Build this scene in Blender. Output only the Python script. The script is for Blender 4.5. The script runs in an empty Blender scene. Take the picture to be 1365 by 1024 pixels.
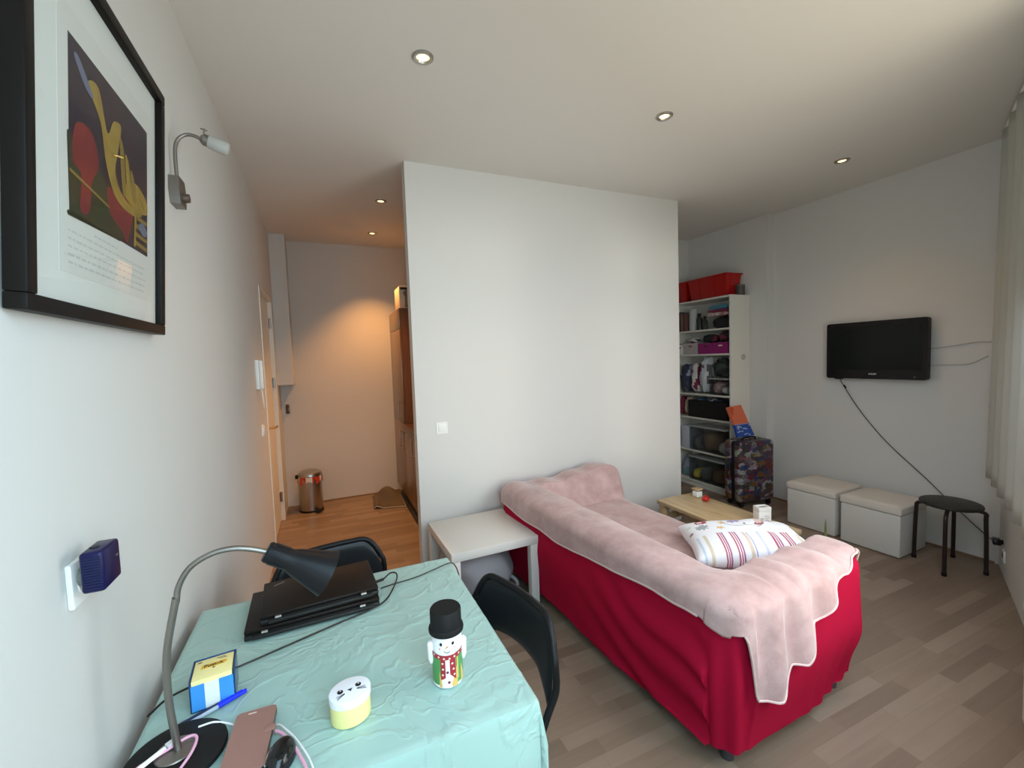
import bpy, bmesh, math, random
from mathutils import Vector, Matrix, Euler, noise
random.seed(7)
PI = math.pi
C = bpy.context.scene.collection
SC = bpy.context.scene

# ------------------------------------------------------------------ camera, light, exposure
CAMH = 1.528
yaw, pit, rol = 0.4083, -0.0595, -0.0348
fw = Vector((math.sin(yaw)*math.cos(pit), math.cos(yaw)*math.cos(pit), math.sin(pit)))
r0 = Vector((math.cos(yaw), -math.sin(yaw), 0)); u0 = r0.cross(fw)
rt = math.cos(rol)*r0 + math.sin(rol)*u0
up = -math.sin(rol)*r0 + math.cos(rol)*u0
cam = bpy.data.objects.new('camera', bpy.data.cameras.new('camera'))
C.objects.link(cam)
cam.matrix_world = Matrix(((rt.x, up.x, -fw.x, 0), (rt.y, up.y, -fw.y, 0), (rt.z, up.z, -fw.z, CAMH), (0, 0, 0, 1)))
cam.data.sensor_width = 36; cam.data.lens = 574.857/1365*36
cam.data.clip_start = 0.02; cam.data.clip_end = 60
SC.camera = cam

SC.view_settings.view_transform = 'Standard'
SC.view_settings.look = 'None'
SC.view_settings.gamma = 1
SC.view_settings.use_curve_mapping = False
SC.view_settings.exposure = 0.11
SC.cycles.use_denoising = True
SC.cycles.max_bounces = 10
SC.cycles.diffuse_bounces = 7
SC.cycles.sample_clamp_indirect = 6

w = bpy.data.worlds.new('sky'); SC.world = w; w.use_nodes = True
w.node_tree.nodes['Background'].inputs[0].default_value = (0.80, 0.92, 1.0, 1)
w.node_tree.nodes['Background'].inputs[1].default_value = 0.9

# room measures
XL, XT, YB, YH, H = -0.444, 4.167, 2.961, 5.22, 2.858
BX0, BX1 = 0.556, 2.930
XN, YN = 4.072, 3.95
WT = Vector((4.167, 1.33, 0)); WD = Vector((-0.914, -0.405, 0)).normalized(); WN = Vector((WD.y, -WD.x, 0))
WROT = math.atan2(WD.y, WD.x)
def W(s, off, z): return WT + WD*s + WN*off + Vector((0, 0, z))
WIN = [(1.66, 2.96, 0.50, 2.66), (3.72, 4.90, 0.50, 2.66)]

def area(name, loc, direction, sx, sy, power, col, spread=PI):
    l = bpy.data.lights.new(name, 'AREA'); l.shape = 'RECTANGLE'; l.size = sx; l.size_y = sy
    l.energy = power; l.color = col; l.spread = spread
    o = bpy.data.objects.new(name, l); C.objects.link(o); o.location = loc
    o.rotation_euler = Vector(direction).to_track_quat('-Z', 'Z').to_euler()
    return o
SKYC = ((0.78, 0.87, 1.0), (0.50, 0.80, 1.0)); STREET = (1.0, 0.875, 0.63)
for i, (a, b, z0, z1) in enumerate(WIN):
    tl = lambda deg: WN*math.cos(math.radians(deg)) + Vector((0, 0, math.sin(math.radians(deg))))
    area('window_sky_light', W((a+b)/2, -0.22, (z0+z1)/2), tl(-54), (b-a), (z1-z0)*.98, (41, 48)[i], SKYC[i])
    area('window_street_light', W((a+b)/2, -0.24, (z0+z1)/2), tl(28), (b-a), (z1-z0)*.98, (23, 9)[i], STREET)

l = bpy.data.lights.new('added_band_sun', 'SUN'); l.energy = 0.5; l.color = (1.0, 0.92, 0.78); l.angle = math.radians(9)  # added low sun lamp to brighten the partition; no facade stands outside
o = bpy.data.objects.new('added_band_sun', l); C.objects.link(o); o.location = (1.5, -3, 2.2)
o.rotation_euler = Vector((0.19, 1.0, -0.03)).to_track_quat('-Z', 'Z').to_euler()

# ------------------------------------------------------------------ materials
MATS = {}
def nodes(m):
    m.use_nodes = True
    nt = m.node_tree
    return nt, nt.nodes, nt.links, nt.nodes['Principled BSDF']
def M(name, col, rough=0.5, metal=0.0, var=0.0, vscale=8.0, bump=0.0, bscale=60.0, spec=0.5, trans=0.0, alpha=1.0,
      emit=None, estr=0.0, sheen=0.0, coat=0.0, col2=None, ior=1.45, stretch=None, subsurf=0.0):
    if name in MATS: return MATS[name]
    m = bpy.data.materials.new(name); nt, N, L, P = nodes(m)
    P.inputs['Base Color'].default_value = (*col, 1)
    P.inputs['Roughness'].default_value = rough
    P.inputs['Metallic'].default_value = metal
    P.inputs['Specular IOR Level'].default_value = spec
    P.inputs['Transmission Weight'].default_value = trans
    P.inputs['Alpha'].default_value = alpha
    P.inputs['IOR'].default_value = ior
    P.inputs['Sheen Weight'].default_value = sheen
    P.inputs['Coat Weight'].default_value = coat
    if emit:
        P.inputs['Emission Color'].default_value = (*emit, 1); P.inputs['Emission Strength'].default_value = estr
    tc = N.new('ShaderNodeTexCoord'); mp = N.new('ShaderNodeMapping')
    L.new(tc.outputs['Object'], mp.inputs[0])
    if stretch: mp.inputs['Scale'].default_value = stretch
    if var > 0 or col2:
        nz = N.new('ShaderNodeTexNoise'); nz.inputs['Scale'].default_value = vscale; nz.inputs['Detail'].default_value = 5
        L.new(mp.outputs[0], nz.inputs['Vector'])
        rp = N.new('ShaderNodeValToRGB')
        rp.color_ramp.elements[0].position = 0.35; rp.color_ramp.elements[1].position = 0.65
        c2 = col2 or tuple(max(0, c*(1-var)) for c in col)
        rp.color_ramp.elements[0].color = (*c2, 1); rp.color_ramp.elements[1].color = (*col, 1)
        L.new(nz.outputs['Fac'], rp.inputs[0]); L.new(rp.outputs[0], P.inputs['Base Color'])
    if bump > 0:
        nb = N.new('ShaderNodeTexNoise'); nb.inputs['Scale'].default_value = bscale; nb.inputs['Detail'].default_value = 4
        L.new(mp.outputs[0], nb.inputs['Vector'])
        bp = N.new('ShaderNodeBump'); bp.inputs['Strength'].default_value = bump; bp.inputs['Distance'].default_value = 0.01
        L.new(nb.outputs['Fac'], bp.inputs['Height']); L.new(bp.outputs[0], P.inputs['Normal'])
    MATS[name] = m
    return m

def mathn(N, L, op, a, b=None, c=None):
    n = N.new('ShaderNodeMath'); n.operation = op
    for i, v in enumerate((a, b, c)):
        if v is None: continue
        if isinstance(v, (int, float)): n.inputs[i].default_value = v
        else: L.new(v, n.inputs[i])
    return n.outputs[0]

def floor_material():
    m = bpy.data.materials.new('oak_laminate'); nt, N, L, P = nodes(m)
    tc = N.new('ShaderNodeTexCoord'); sp = N.new('ShaderNodeSeparateXYZ'); L.new(tc.outputs['Object'], sp.inputs[0])
    x, y = sp.outputs[0], sp.outputs[1]
    row = mathn(N, L, 'FLOOR', mathn(N, L, 'DIVIDE', y, 0.066))
    wn = N.new('ShaderNodeTexWhiteNoise'); wn.noise_dimensions = '1D'; L.new(row, wn.inputs['W'])
    xs = mathn(N, L, 'ADD', mathn(N, L, 'DIVIDE', x, 0.46), mathn(N, L, 'MULTIPLY', wn.outputs['Value'], 7.3))
    idx = mathn(N, L, 'FLOOR', xs)
    cb = N.new('ShaderNodeCombineXYZ'); L.new(row, cb.inputs[0]); L.new(idx, cb.inputs[1])
    w2 = N.new('ShaderNodeTexWhiteNoise'); w2.noise_dimensions = '2D'; L.new(cb.outputs[0], w2.inputs['Vector'])
    mp = N.new('ShaderNodeMapping'); mp.inputs['Scale'].default_value = (1.6, 26, 1)
    L.new(tc.outputs['Object'], mp.inputs[0])
    off = N.new('ShaderNodeVectorMath'); off.operation = 'ADD'; L.new(mp.outputs[0], off.inputs[0])
    sc = N.new('ShaderNodeVectorMath'); sc.operation = 'SCALE'; L.new(w2.outputs['Color'], sc.inputs[0]); sc.inputs['Scale'].default_value = 30
    L.new(sc.outputs[0], off.inputs[1])
    nz = N.new('ShaderNodeTexNoise'); nz.inputs['Scale'].default_value = 1.4; nz.inputs['Detail'].default_value = 7; nz.inputs['Distortion'].default_value = 0.6
    L.new(off.outputs[0], nz.inputs['Vector'])
    t = mathn(N, L, 'ADD', mathn(N, L, 'MULTIPLY', w2.outputs['Value'], 0.62), mathn(N, L, 'MULTIPLY', nz.outputs['Fac'], 0.38))
    rp = N.new('ShaderNodeValToRGB')
    e = rp.color_ramp.elements
    e[0].position = 0.12; e[0].color = (0.175, 0.124, 0.088, 1); e[1].position = 0.85; e[1].color = (0.28, 0.21, 0.155, 1)
    k = e.new(0.5); k.color = (0.225, 0.164, 0.116, 1)
    L.new(t, rp.inputs[0])
    # seams
    fy = mathn(N, L, 'FRACT', mathn(N, L, 'DIVIDE', y, 0.066)); fx = mathn(N, L, 'FRACT', xs)
    s1 = mathn(N, L, 'LESS_THAN', fy, 0.022); s2 = mathn(N, L, 'LESS_THAN', fx, 0.004)
    sm = mathn(N, L, 'MULTIPLY', mathn(N, L, 'MAXIMUM', s1, s2), 0.35)
    mx = N.new('ShaderNodeMix'); mx.data_type = 'RGBA'; L.new(sm, mx.inputs[0]); L.new(rp.outputs[0], mx.inputs[6]); mx.inputs[7].default_value = (0.12, 0.08, 0.05, 1)
    L.new(mx.outputs[2], P.inputs['Base Color'])
    P.inputs['Roughness'].default_value = 0.42; P.inputs['Specular IOR Level'].default_value = 0.4
    return m

def wood(name, c1, c2, scale=(1, 12, 12), rough=0.45, nscale=3.0, coat=0.0):
    m = bpy.data.materials.new(name); nt, N, L, P = nodes(m)
    tc = N.new('ShaderNodeTexCoord'); mp = N.new('ShaderNodeMapping'); mp.inputs['Scale'].default_value = scale
    L.new(tc.outputs['Object'], mp.inputs[0])
    nz = N.new('ShaderNodeTexNoise'); nz.inputs['Scale'].default_value = nscale; nz.inputs['Detail'].default_value = 6; nz.inputs['Distortion'].default_value = 0.8
    L.new(mp.outputs[0], nz.inputs['Vector'])
    rp = N.new('ShaderNodeValToRGB'); rp.color_ramp.elements[0].position = 0.3; rp.color_ramp.elements[1].position = 0.7
    rp.color_ramp.elements[0].color = (*c1, 1); rp.color_ramp.elements[1].color = (*c2, 1)
    L.new(nz.outputs['Fac'], rp.inputs[0]); L.new(rp.outputs[0], P.inputs['Base Color'])
    P.inputs['Roughness'].default_value = rough; P.inputs['Coat Weight'].default_value = coat
    MATS[name] = m
    return m

WALL = M('white_plaster', (0.63, 0.625, 0.60), 0.75, bump=0.04, bscale=90, spec=0.25)
CEIL = M('ceiling_paint', (0.70, 0.675, 0.635), 0.85, spec=0.2)
FLOOR = floor_material()
WHITE = M('white_gloss', (0.80, 0.80, 0.78), 0.35)
WPLAST = M('white_plastic', (0.78, 0.78, 0.76), 0.4)
CREAM = M('cream_paint', (0.74, 0.71, 0.64), 0.5)
BLACK = M('black_satin', (0.009, 0.009, 0.010), 0.38, spec=.22)
BLACKM = M('black_matt', (0.010, 0.010, 0.010), 0.6, spec=.2)
BLACKG = M('black_gloss', (0.008, 0.008, 0.009), 0.12)
STEEL = M('brushed_steel', (0.46, 0.44, 0.41), 0.32, 1.0)
NICKEL = M('satin_nickel', (0.28, 0.26, 0.235), 0.42, 1.0)
CHROME = M('chrome', (0.7, 0.7, 0.7), 0.15, 1.0)
def thin_glass(name, refl=0.06, tint=(1, 1, 1), rough=0.0):
    m = bpy.data.materials.new(name); m.use_nodes = True; N, L = m.node_tree.nodes, m.node_tree.links
    tr = N.new('ShaderNodeBsdfTransparent'); tr.inputs[0].default_value = (*tint, 1)
    gl = N.new('ShaderNodeBsdfGlossy'); gl.inputs['Roughness'].default_value = rough
    lw = N.new('ShaderNodeLayerWeight'); lw.inputs['Blend'].default_value = 0.5
    pw = N.new('ShaderNodeMath'); pw.operation = 'POWER'; L.new(lw.outputs['Facing'], pw.inputs[0]); pw.inputs[1].default_value = 5
    ma = N.new('ShaderNodeMath'); ma.operation = 'MULTIPLY_ADD'; L.new(pw.outputs[0], ma.inputs[0]); ma.inputs[1].default_value = 0.32; ma.inputs[2].default_value = refl*.5
    mx = N.new('ShaderNodeMixShader'); L.new(ma.outputs[0], mx.inputs[0]); L.new(tr.outputs[0], mx.inputs[1]); L.new(gl.outputs[0], mx.inputs[2])
    L.new(mx.outputs[0], N['Material Output'].inputs[0]); return m
GLASS = thin_glass('clear_glass')
BRASS = M('brass', (0.72, 0.48, 0.2), 0.3, 1.0)

# ------------------------------------------------------------------ mesh builder
def rotm(rot): return Euler(rot).to_matrix().to_4x4()
class G:
    def __init__(s): s.bm = bmesh.new(); s.mi = 0
    def _tag(s, before):
        for f in s.bm.faces:
            if f not in before: f.material_index = s.mi
    def box(s, c, d, rot=(0, 0, 0), bev=0.0, seg=2, mat=None):
        bm2 = bmesh.new()
        bmesh.ops.create_cube(bm2, size=1)
        bmesh.ops.scale(bm2, vec=d, verts=bm2.verts)
        if bev > 0:
            bmesh.ops.bevel(bm2, geom=list(bm2.edges), offset=min(bev, min(d)*0.49), segments=seg, profile=0.5, affect='EDGES')
        mt = Matrix.Translation(c) @ (mat if mat is not None else rotm(rot))
        bmesh.ops.transform(bm2, matrix=mt, verts=bm2.verts)
        s.merge(bm2); return s
    def merge(s, bm2):
        vm = {}
        for v in bm2.verts: vm[v] = s.bm.verts.new(v.co)
        for f in bm2.faces:
            try:
                nf = s.bm.faces.new([vm[v] for v in f.verts]); nf.material_index = s.mi
            except ValueError: pass
        bm2.free()
    def bx(s, x0, x1, y0, y1, z0, z1, bev=0.0, seg=2):
        return s.box(((x0+x1)/2, (y0+y1)/2, (z0+z1)/2), (abs(x1-x0), abs(y1-y0), abs(z1-z0)), bev=bev, seg=seg)
    def tube(s, pts, r, n=10, smooth=0, close=True, flat=1.0):
        pts = [Vector(p) for p in pts]
        if smooth:
            out = []
            P_ = [pts[0]*2-pts[1]] + pts + [pts[-1]*2-pts[-2]]
            for i in range(1, len(P_)-2):
                a, b, c, d = P_[i-1], P_[i], P_[i+1], P_[i+2]
                for k in range(smooth):
                    t = k/smooth
                    out.append(0.5*((2*b)+(c-a)*t+(2*a-5*b+4*c-d)*t*t+(3*b-a-3*c+d)*t**3))
            out.append(pts[-1]); pts = out
        rr = r if callable(r) else (lambda t: r)
        t0 = (pts[1]-pts[0]).normalized()
        nrm = t0.orthogonal().normalized(); rings = []
        for i, p in enumerate(pts):
            t = (pts[min(i+1, len(pts)-1)]-pts[max(i-1, 0)]).normalized()
            nrm = (nrm - t*nrm.dot(t)).normalized(); b = t.cross(nrm)
            q = rr(i/(len(pts)-1))
            rings.append([s.bm.verts.new(p+nrm*math.cos(2*PI*k/n)*q+b*math.sin(2*PI*k/n)*q*flat) for k in range(n)])
        for A, B_ in zip(rings, rings[1:]):
            for k in range(n):
                f = s.bm.faces.new((A[k], A[(k+1) % n], B_[(k+1) % n], B_[k])); f.material_index = s.mi
        if close:
            for R_, rev in ((rings[0], True), (rings[-1], False)):
                f = s.bm.faces.new(R_[::-1] if rev else R_); f.material_index = s.mi
        return s
    def cyl(s, p0, p1, r0, r1=None, n=20):
        r1 = r0 if r1 is None else r1
        return s.tube([p0, p1], lambda t: r0+(r1-r0)*t, n)
    def lathe(s, prof, c=(0, 0, 0), n=28, sx=1.0, sy=1.0, mat=None):
        c = Vector(c); rings = []
        for r, z in prof:
            if r < 1e-6: rings.append([s.bm.verts.new(Vector((0, 0, z)))])
            else: rings.append([s.bm.verts.new(Vector((r*sx*math.cos(2*PI*k/n), r*sy*math.sin(2*PI*k/n), z))) for k in range(n)])
        for A, B_ in zip(rings, rings[1:]):
            for k in range(n):
                a0, a1 = A[k % len(A)], A[(k+1) % len(A)]; b0, b1 = B_[k % len(B_)], B_[(k+1) % len(B_)]
                vs = []
                for v in (a0, a1, b1, b0):
                    if v not in vs: vs.append(v)
                if len(vs) > 2:
                    f = s.bm.faces.new(vs); f.material_index = s.mi
        mt = Matrix.Translation(c) @ (mat if mat is not None else Matrix())
        for R_ in rings:
            for v in R_: v.co = mt @ v.co
        return s
    def grid(s, fn, nu, nv, closeu=False, mifn=None):
        V = [[s.bm.verts.new(Vector(fn(i/nu, j/nv))) for j in range(nv+1)] for i in range(nu if closeu else nu+1)]
        m = len(V)
        for i in range(nu):
            for j in range(nv):
                a, b = V[i], V[(i+1) % m]
                try:
                    f = s.bm.faces.new((a[j], b[j], b[j+1], a[j+1])); f.material_index = s.mi if mifn is None else mifn((i+.5)/nu, (j+.5)/nv)
                except ValueError: pass
        return s
    def prism(s, pts, t, mat=None):
        """pts: 2-D outline in local xy, extruded from z=0 to z=t, then transformed by mat"""
        mt = mat if mat is not None else Matrix()
        A = [s.bm.verts.new(mt @ Vector((x, y, 0))) for x, y in pts]; B_ = [s.bm.verts.new(mt @ Vector((x, y, t))) for x, y in pts]
        n = len(pts)
        fs = [s.bm.faces.new(A[::-1]), s.bm.faces.new(B_)] + [s.bm.faces.new((A[i], A[(i+1) % n], B_[(i+1) % n], B_[i])) for i in range(n)]
        for f in fs: f.material_index = s.mi
        return s
    def text(s, txt, size, mat, ext=0.0004, bold=0.0):
        cu = bpy.data.curves.new('lettering', 'FONT'); cu.body = txt; cu.size = size; cu.extrude = ext; cu.align_x = 'CENTER'; cu.align_y = 'CENTER'; cu.offset = bold
        cu.resolution_u = 3
        o = bpy.data.objects.new('lettering', cu); C.objects.link(o)
        dg = bpy.context.evaluated_depsgraph_get(); ev = o.evaluated_get(dg); me = ev.to_mesh()
        vs = [s.bm.verts.new(mat @ v.co) for v in me.vertices]
        for p in me.polygons:
            try:
                f = s.bm.faces.new([vs[i] for i in p.vertices]); f.material_index = s.mi
            except ValueError: pass
        ev.to_mesh_clear(); bpy.data.objects.remove(o); bpy.data.curves.remove(cu)
        return s

def root_of(o):
    while o.parent: o = o.parent
    return o
def rmat(o): return Matrix.Translation(o.location) @ o.rotation_euler.to_matrix().to_4x4()
def obj(name, g, mats, parent=None, smooth=35, sub=0, solid=0.0, recentre=True):
    bm = g.bm
    bmesh.ops.recalc_face_normals(bm, faces=bm.faces) if not getattr(g, 'keepn', False) else None
    me = bpy.data.meshes.new(name)
    loc = Vector((0, 0, 0))
    if parent is not None:
        bm.transform(rmat(root_of(parent)).inverted())
    elif recentre and len(bm.verts):
        xs = [v.co.x for v in bm.verts]; ys = [v.co.y for v in bm.verts]; zs = [v.co.z for v in bm.verts]
        loc = Vector(((min(xs)+max(xs))/2, (min(ys)+max(ys))/2, min(zs)))
        bm.transform(Matrix.Translation(-loc))
    bm.to_mesh(me); bm.free()
    for m_ in (mats if isinstance(mats, (list, tuple)) else [mats]): me.materials.append(m_)
    o = bpy.data.objects.new(name, me); C.objects.link(o)
    o.location = loc
    if parent is not None: o.parent = parent
    if smooth:
        me.shade_smooth(); me.set_sharp_from_angle(angle=math.radians(smooth))
    if solid:
        md = o.modifiers.new('thickness', 'SOLIDIFY'); md.thickness = solid; md.offset = -1
    if sub:
        md = o.modifiers.new('subdivision', 'SUBSURF'); md.levels = sub; md.render_levels = sub
    return o
def tag(o, label, cat, group=None):
    o['label'] = label; o['category'] = cat
    if group: o['group'] = group
    return o
def thing(name, label, cat, loc=(0, 0, 0), rz=0.0, group=None):
    o = bpy.data.objects.new(name, None); C.objects.link(o); o.empty_display_size = 0.05
    o.location = loc; o.rotation_euler = (0, 0, rz)
    return tag(o, label, cat, group)
def struct(name, g, m, parent=None, smooth=0):
    o = obj(name, g, m, parent, smooth, recentre=False)
    if parent is None: o['kind'] = 'structure'
    return o
def copy_tree(o, parent=None):
    c = o.copy(); C.objects.link(c)
    if parent is not None: c.parent = parent
    for ch in list(o.children): copy_tree(ch, c)
    return c
def lerp(a, b, t): return a+(b-a)*t
def interp(tab, x):
    if x <= tab[0][0]: return tab[0][1]
    for (a, va), (b, vb) in zip(tab, tab[1:]):
        if x <= b: return va+(vb-va)*(x-a)/(b-a)
    return tab[-1][1]
def sstep(a, b, x):
    t = max(0, min(1, (x-a)/(b-a))); return t*t*(3-2*t)
def rrect(w, h, r, n=5):
    out = []
    for cx, cy, a0 in ((w/2-r, h/2-r, 0), (-w/2+r, h/2-r, 90), (-w/2+r, -h/2+r, 180), (w/2-r, -h/2+r, 270)):
        for k in range(n+1):
            a = math.radians(a0+90*k/n); out.append((cx+r*math.cos(a), cy+r*math.sin(a)))
    return out
def frame_mat(origin, xdir, ydir):
    x = Vector(xdir).normalized(); y = Vector(ydir).normalized(); z = x.cross(y)
    m = Matrix((x, y, z)).transposed().to_4x4(); return Matrix.Translation(origin) @ m

# ================================================================== THE SETTING
g = G(); g.bx(XL-0.3, XT+0.3, -1.1, YH+0.3, -0.1, 0); struct('floor', g, FLOOR)
SPOTS = [(0.47, 1.944), (1.829, 1.941), (3.475, 1.95), (0.500, 3.745), (0.524, 4.688)]
g = G(); g.bx(XL-0.3, XT+0.3, -1.1, YH+0.3, H, H+0.12); struct('ceiling', g, CEIL)
DY0, DY1, DZ = 3.94, 4.80, 2.17
g = G()
g.bx(XL-0.2, XL, -1.0, DY0, 0, H); g.bx(XL-0.2, XL, DY1, YH+0.2, 0, H); g.bx(XL-0.2, XL, DY0, DY1, DZ, H); g.bx(XL-0.2, XL-0.12, DY0, DY1, 0, DZ)
struct('wall_left', g, WALL)
g = G(); g.bx(XL, XT+0.2, YH, YH+0.15, 0, H); struct('wall_back', g, WALL)
g = G(); g.bx(XT, XT+0.15, -0.2, YH, 0, H); g.bx(XN, XT, 2.955, YN+0.1, 0, H); struct('wall_right', g, WALL)
g = G(); g.bx(BX0, BX1, YB, YB+0.1, 0, H); g.bx(BX1-0.1, BX1, YB+0.1, YH, 0, H); struct('wall_partition', g, WALL)
g = G(); g.bx(BX1, XN, YN+0.004, YN+0.1, 0, H); struct('wall_rear', g, WALL)
# window wall: slabs around two openings
g = G()
def wbox(g, s0, s1, o0, o1, z0, z1, bev=0.0):
    c = W((s0+s1)/2, (o0+o1)/2, (z0+z1)/2)
    g.box(c, (s1-s0, abs(o1-o0), z1-z0), rot=(0, 0, WROT), bev=bev)
for a, b in ((-0.25, WIN[0][0]), (WIN[0][1], WIN[1][0]), (WIN[1][1], 5.3)): wbox(g, a, b, 0, -0.28, 0, H)
for a, b, z0, z1 in WIN:
    wbox(g, a, b, 0, -0.28, 0, z0); wbox(g, a, b, 0, -0.28, z1, H)
struct('wall_window', g, WALL)
g = G(); wbox(g, 1.76, 3.2, 0.0, 0.115, 0.0, 0.46, 0.004); struct('trim_1', g, WHITE)
for i, (a, b, z0, z1) in enumerate(WIN):
    g = G(); f = 0.055
    wbox(g, a, b, -0.10, -0.155, z0, z0+f, .004); wbox(g, a, b, -0.10, -0.155, z1-f, z1, .004)
    for s0 in (a, b-f, (a+b)/2-f/2): wbox(g, s0, s0+f, -0.10, -0.155, z0+f, z1-f, .004)
    wbox(g, a, b, -0.10, -0.155, z1-0.55, z1-0.55+f, .004)
    wn_ = struct('window_%d' % (i+1), g, WHITE)
    g = G(); wbox(g, a+0.12, b+0.03, 0.125, -0.10, z0-0.035, z0-.001, .004); struct('window_sill', g, WHITE, wn_)
    for k, (s0, s1) in enumerate(((a+f, (a+b)/2-f/2), ((a+b)/2+f/2, b-f))):
        g = G(); wbox(g, s0, s1, -0.125, -0.129, z0+f, z1-f); struct('pane', g, GLASS, wn_)
TRIMWOOD = wood('oak_beading', (0.20, 0.125, 0.07), (0.28, 0.18, 0.11))
g = G(); g.bx(XT-0.014, XT, 1.35, 2.955, 0, 0.014, .003); struct('baseboard_right', g, TRIMWOOD)
g = G(); g.bx(-0.30, 0.75, YH-0.014, YH, 0, 0.014, .003); struct('baseboard_back', g, TRIMWOOD)
# entry door in the left wall
DOORP = M('door_paint', (0.76, 0.72, 0.63), 0.45)
g = G(); g.bx(XL-0.075, XL-0.03, DY0+0.02, DY1-0.02, 0.005, DZ-0.02, .003); door = struct('door_1', g, DOORP)
hy = DY0+0.20
g = G(); g.cyl((XL-0.03, hy, 1.01), (XL+0.034, hy, 1.01), 0.010); g.tube([(XL+0.034, hy-.008, 1.01), (XL+0.040, hy+0.05, 1.012), (XL+0.036, hy+0.12, 1.004)], 0.010, 10, 4)
g.bx(XL-0.03, XL-0.022, hy-.022, hy+.022, 0.88, 1.07, .002); struct('door_handle', g, BRASS, door, 35)
for z in (1.945, 1.37, 0.24):
    g = G(); g.cyl((XL-0.016, DY1-0.022, z-0.05), (XL-0.016, DY1-0.022, z+0.05), 0.009); g.bx(XL-0.03, XL-0.026, DY1-0.062, DY1-0.024, z-0.045, z+0.045)
    struct('hinge', g, STEEL, door, 35)
g = G()
for a, b in ((DY0-0.001, DY0+0.018), (DY1-0.018, DY1+0.001)): g.bx(XL-0.09, XL+0.006, a, b, 0, DZ)
g.bx(XL-0.09, XL+0.006, DY0, DY1, DZ-0.018, DZ+0.001); struct('trim_2', g, DOORP)
# boxed duct beside the door, ending above head height
g = G(); g.bx(XL, -0.300, 4.97, YH, 1.335, H); struct('trim_3', g, WALL)

# ceiling spotlights
LAMPGLOW = M('halogen_glow', (1, 0.8, 0.45), 0.3, emit=(1.0, 0.70, 0.26), estr=4.5)
WARM = (1.0, 0.43, 0.11)
SPOT_LABELS = ['round recessed ceiling spotlight nearest the framed picture', 'round recessed ceiling spotlight in the middle of the main ceiling',
               'round recessed ceiling spotlight nearest the television wall', 'recessed ceiling spotlight at the hall entrance beside the white partition',
               'recessed ceiling spotlight deepest in the hall']
for i, (x, y) in enumerate(SPOTS):
    t = thing('ceiling_spotlight', SPOT_LABELS[i], 'ceiling light', (x, y, H), 0, 'recessed ceiling spotlights')
    g = G(); g.lathe([(0.026, -0.001), (0.030, -0.008), (0.041, -0.009), (0.046, -0.005), (0.047, 0.0)], (x, y, H), 32); obj('trim_ring', g, STEEL, t)
    g = G(); g.lathe([(0, -0.004), (0.018, -0.003), (0.026, -0.001)], (x, y, H), 24); obj('bulb', g, LAMPGLOW, t)
    l = bpy.data.lights.new('spot_beam', 'SPOT'); l.energy = (9, 9, 8, 95, 115)[i]; l.color = WARM; l.spot_size = math.radians((110, 110, 110, 88, 92)[i]); l.spot_blend = 0.8; l.shadow_soft_size = 0.03
    o = bpy.data.objects.new('spot_beam', l); C.objects.link(o); o.location = (x, y, H-0.03)

# ================================================================== THE DINING TABLE AND WHAT STANDS ON IT
TZ = 0.742
TBX0, TBX1, TBY0, TBY1 = -0.405, 0.405, 0.858, 1.660
g = G(); g.bx(TBX0+0.012, TBX1-0.012, TBY0+0.012, TBY1-0.012, TZ-0.035, TZ-0.004, .004)
table = thing('dining_table', 'square dining table hidden under the mint green tablecloth', 'table', (0, 1.26, 0))
obj('table_top', g, WHITE, table)
for sx in (TBX0+0.06, TBX1-0.06):
    for sy in (TBY0+0.06, TBY1-0.06):
        g = G(); g.bx(sx-0.025, sx+0.025, sy-0.025, sy+0.025, 0, TZ-0.036, .003); obj('leg', g, WHITE, table)

def drape_pt(a, b, X0, X1, Y0, Y1, top, R, bulge, hyp, RO=None):
    """a,b: cloth coordinates; outside the rectangle the cloth rounds the edge and hangs down"""
    ex, ey = max(X0, min(X1, a)), max(Y0, min(Y1, b))
    dx, dy = a-ex, b-ey
    d = math.hypot(dx, dy) if hyp else max(abs(dx), abs(dy))
    z = top(ex, ey)
    if d < 1e-7: return Vector((ex, ey, z)), 0, 0
    L = math.hypot(dx, dy); n = Vector((dx/L, dy/L, 0)); th = math.atan2(dy, dx)
    Ro = RO or R
    if d < R*PI/2: out = Ro*math.sin(d/R); dn = R*(1-math.cos(d/R))
    else: out = Ro; dn = R+(d-R*PI/2)
    out += bulge(ex, ey, th, dn)
    return Vector((ex, ey, z-dn)) + n*out, d, dn

CLOTH = bpy.data.materials.new('mint_cloth')
nt, N, L, P = nodes(CLOTH)
tc = N.new('ShaderNodeTexCoord')
P.inputs['Base Color'].default_value = (0.335, 0.50, 0.455, 1); P.inputs['Roughness'].default_value = 0.36; P.inputs['Sheen Weight'].default_value = 0.15
P.inputs['Specular IOR Level'].default_value = 0.45
nz = N.new('ShaderNodeTexNoise'); nz.inputs['Scale'].default_value = 5; nz.inputs['Detail'].default_value = 3; nz.inputs['Distortion'].default_value = 1.2
vo = N.new('ShaderNodeTexVoronoi'); vo.feature = 'DISTANCE_TO_EDGE'; vo.inputs['Scale'].default_value = 4.2
mp = N.new('ShaderNodeMapping'); mp.inputs['Rotation'].default_value = (0, 0, 0.6); mp.inputs['Scale'].default_value = (1.0, 2.6, 1)
ad = N.new('ShaderNodeVectorMath'); ad.operation = 'ADD'; sc = N.new('ShaderNodeVectorMath'); sc.operation = 'SCALE'; sc.inputs['Scale'].default_value = 0.35
L.new(tc.outputs['Object'], nz.inputs['Vector']); L.new(nz.outputs['Color'], sc.inputs[0]); L.new(tc.outputs['Object'], ad.inputs[0]); L.new(sc.outputs[0], ad.inputs[1])
L.new(ad.outputs[0], mp.inputs[0]); L.new(mp.outputs[0], vo.inputs['Vector'])
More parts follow.
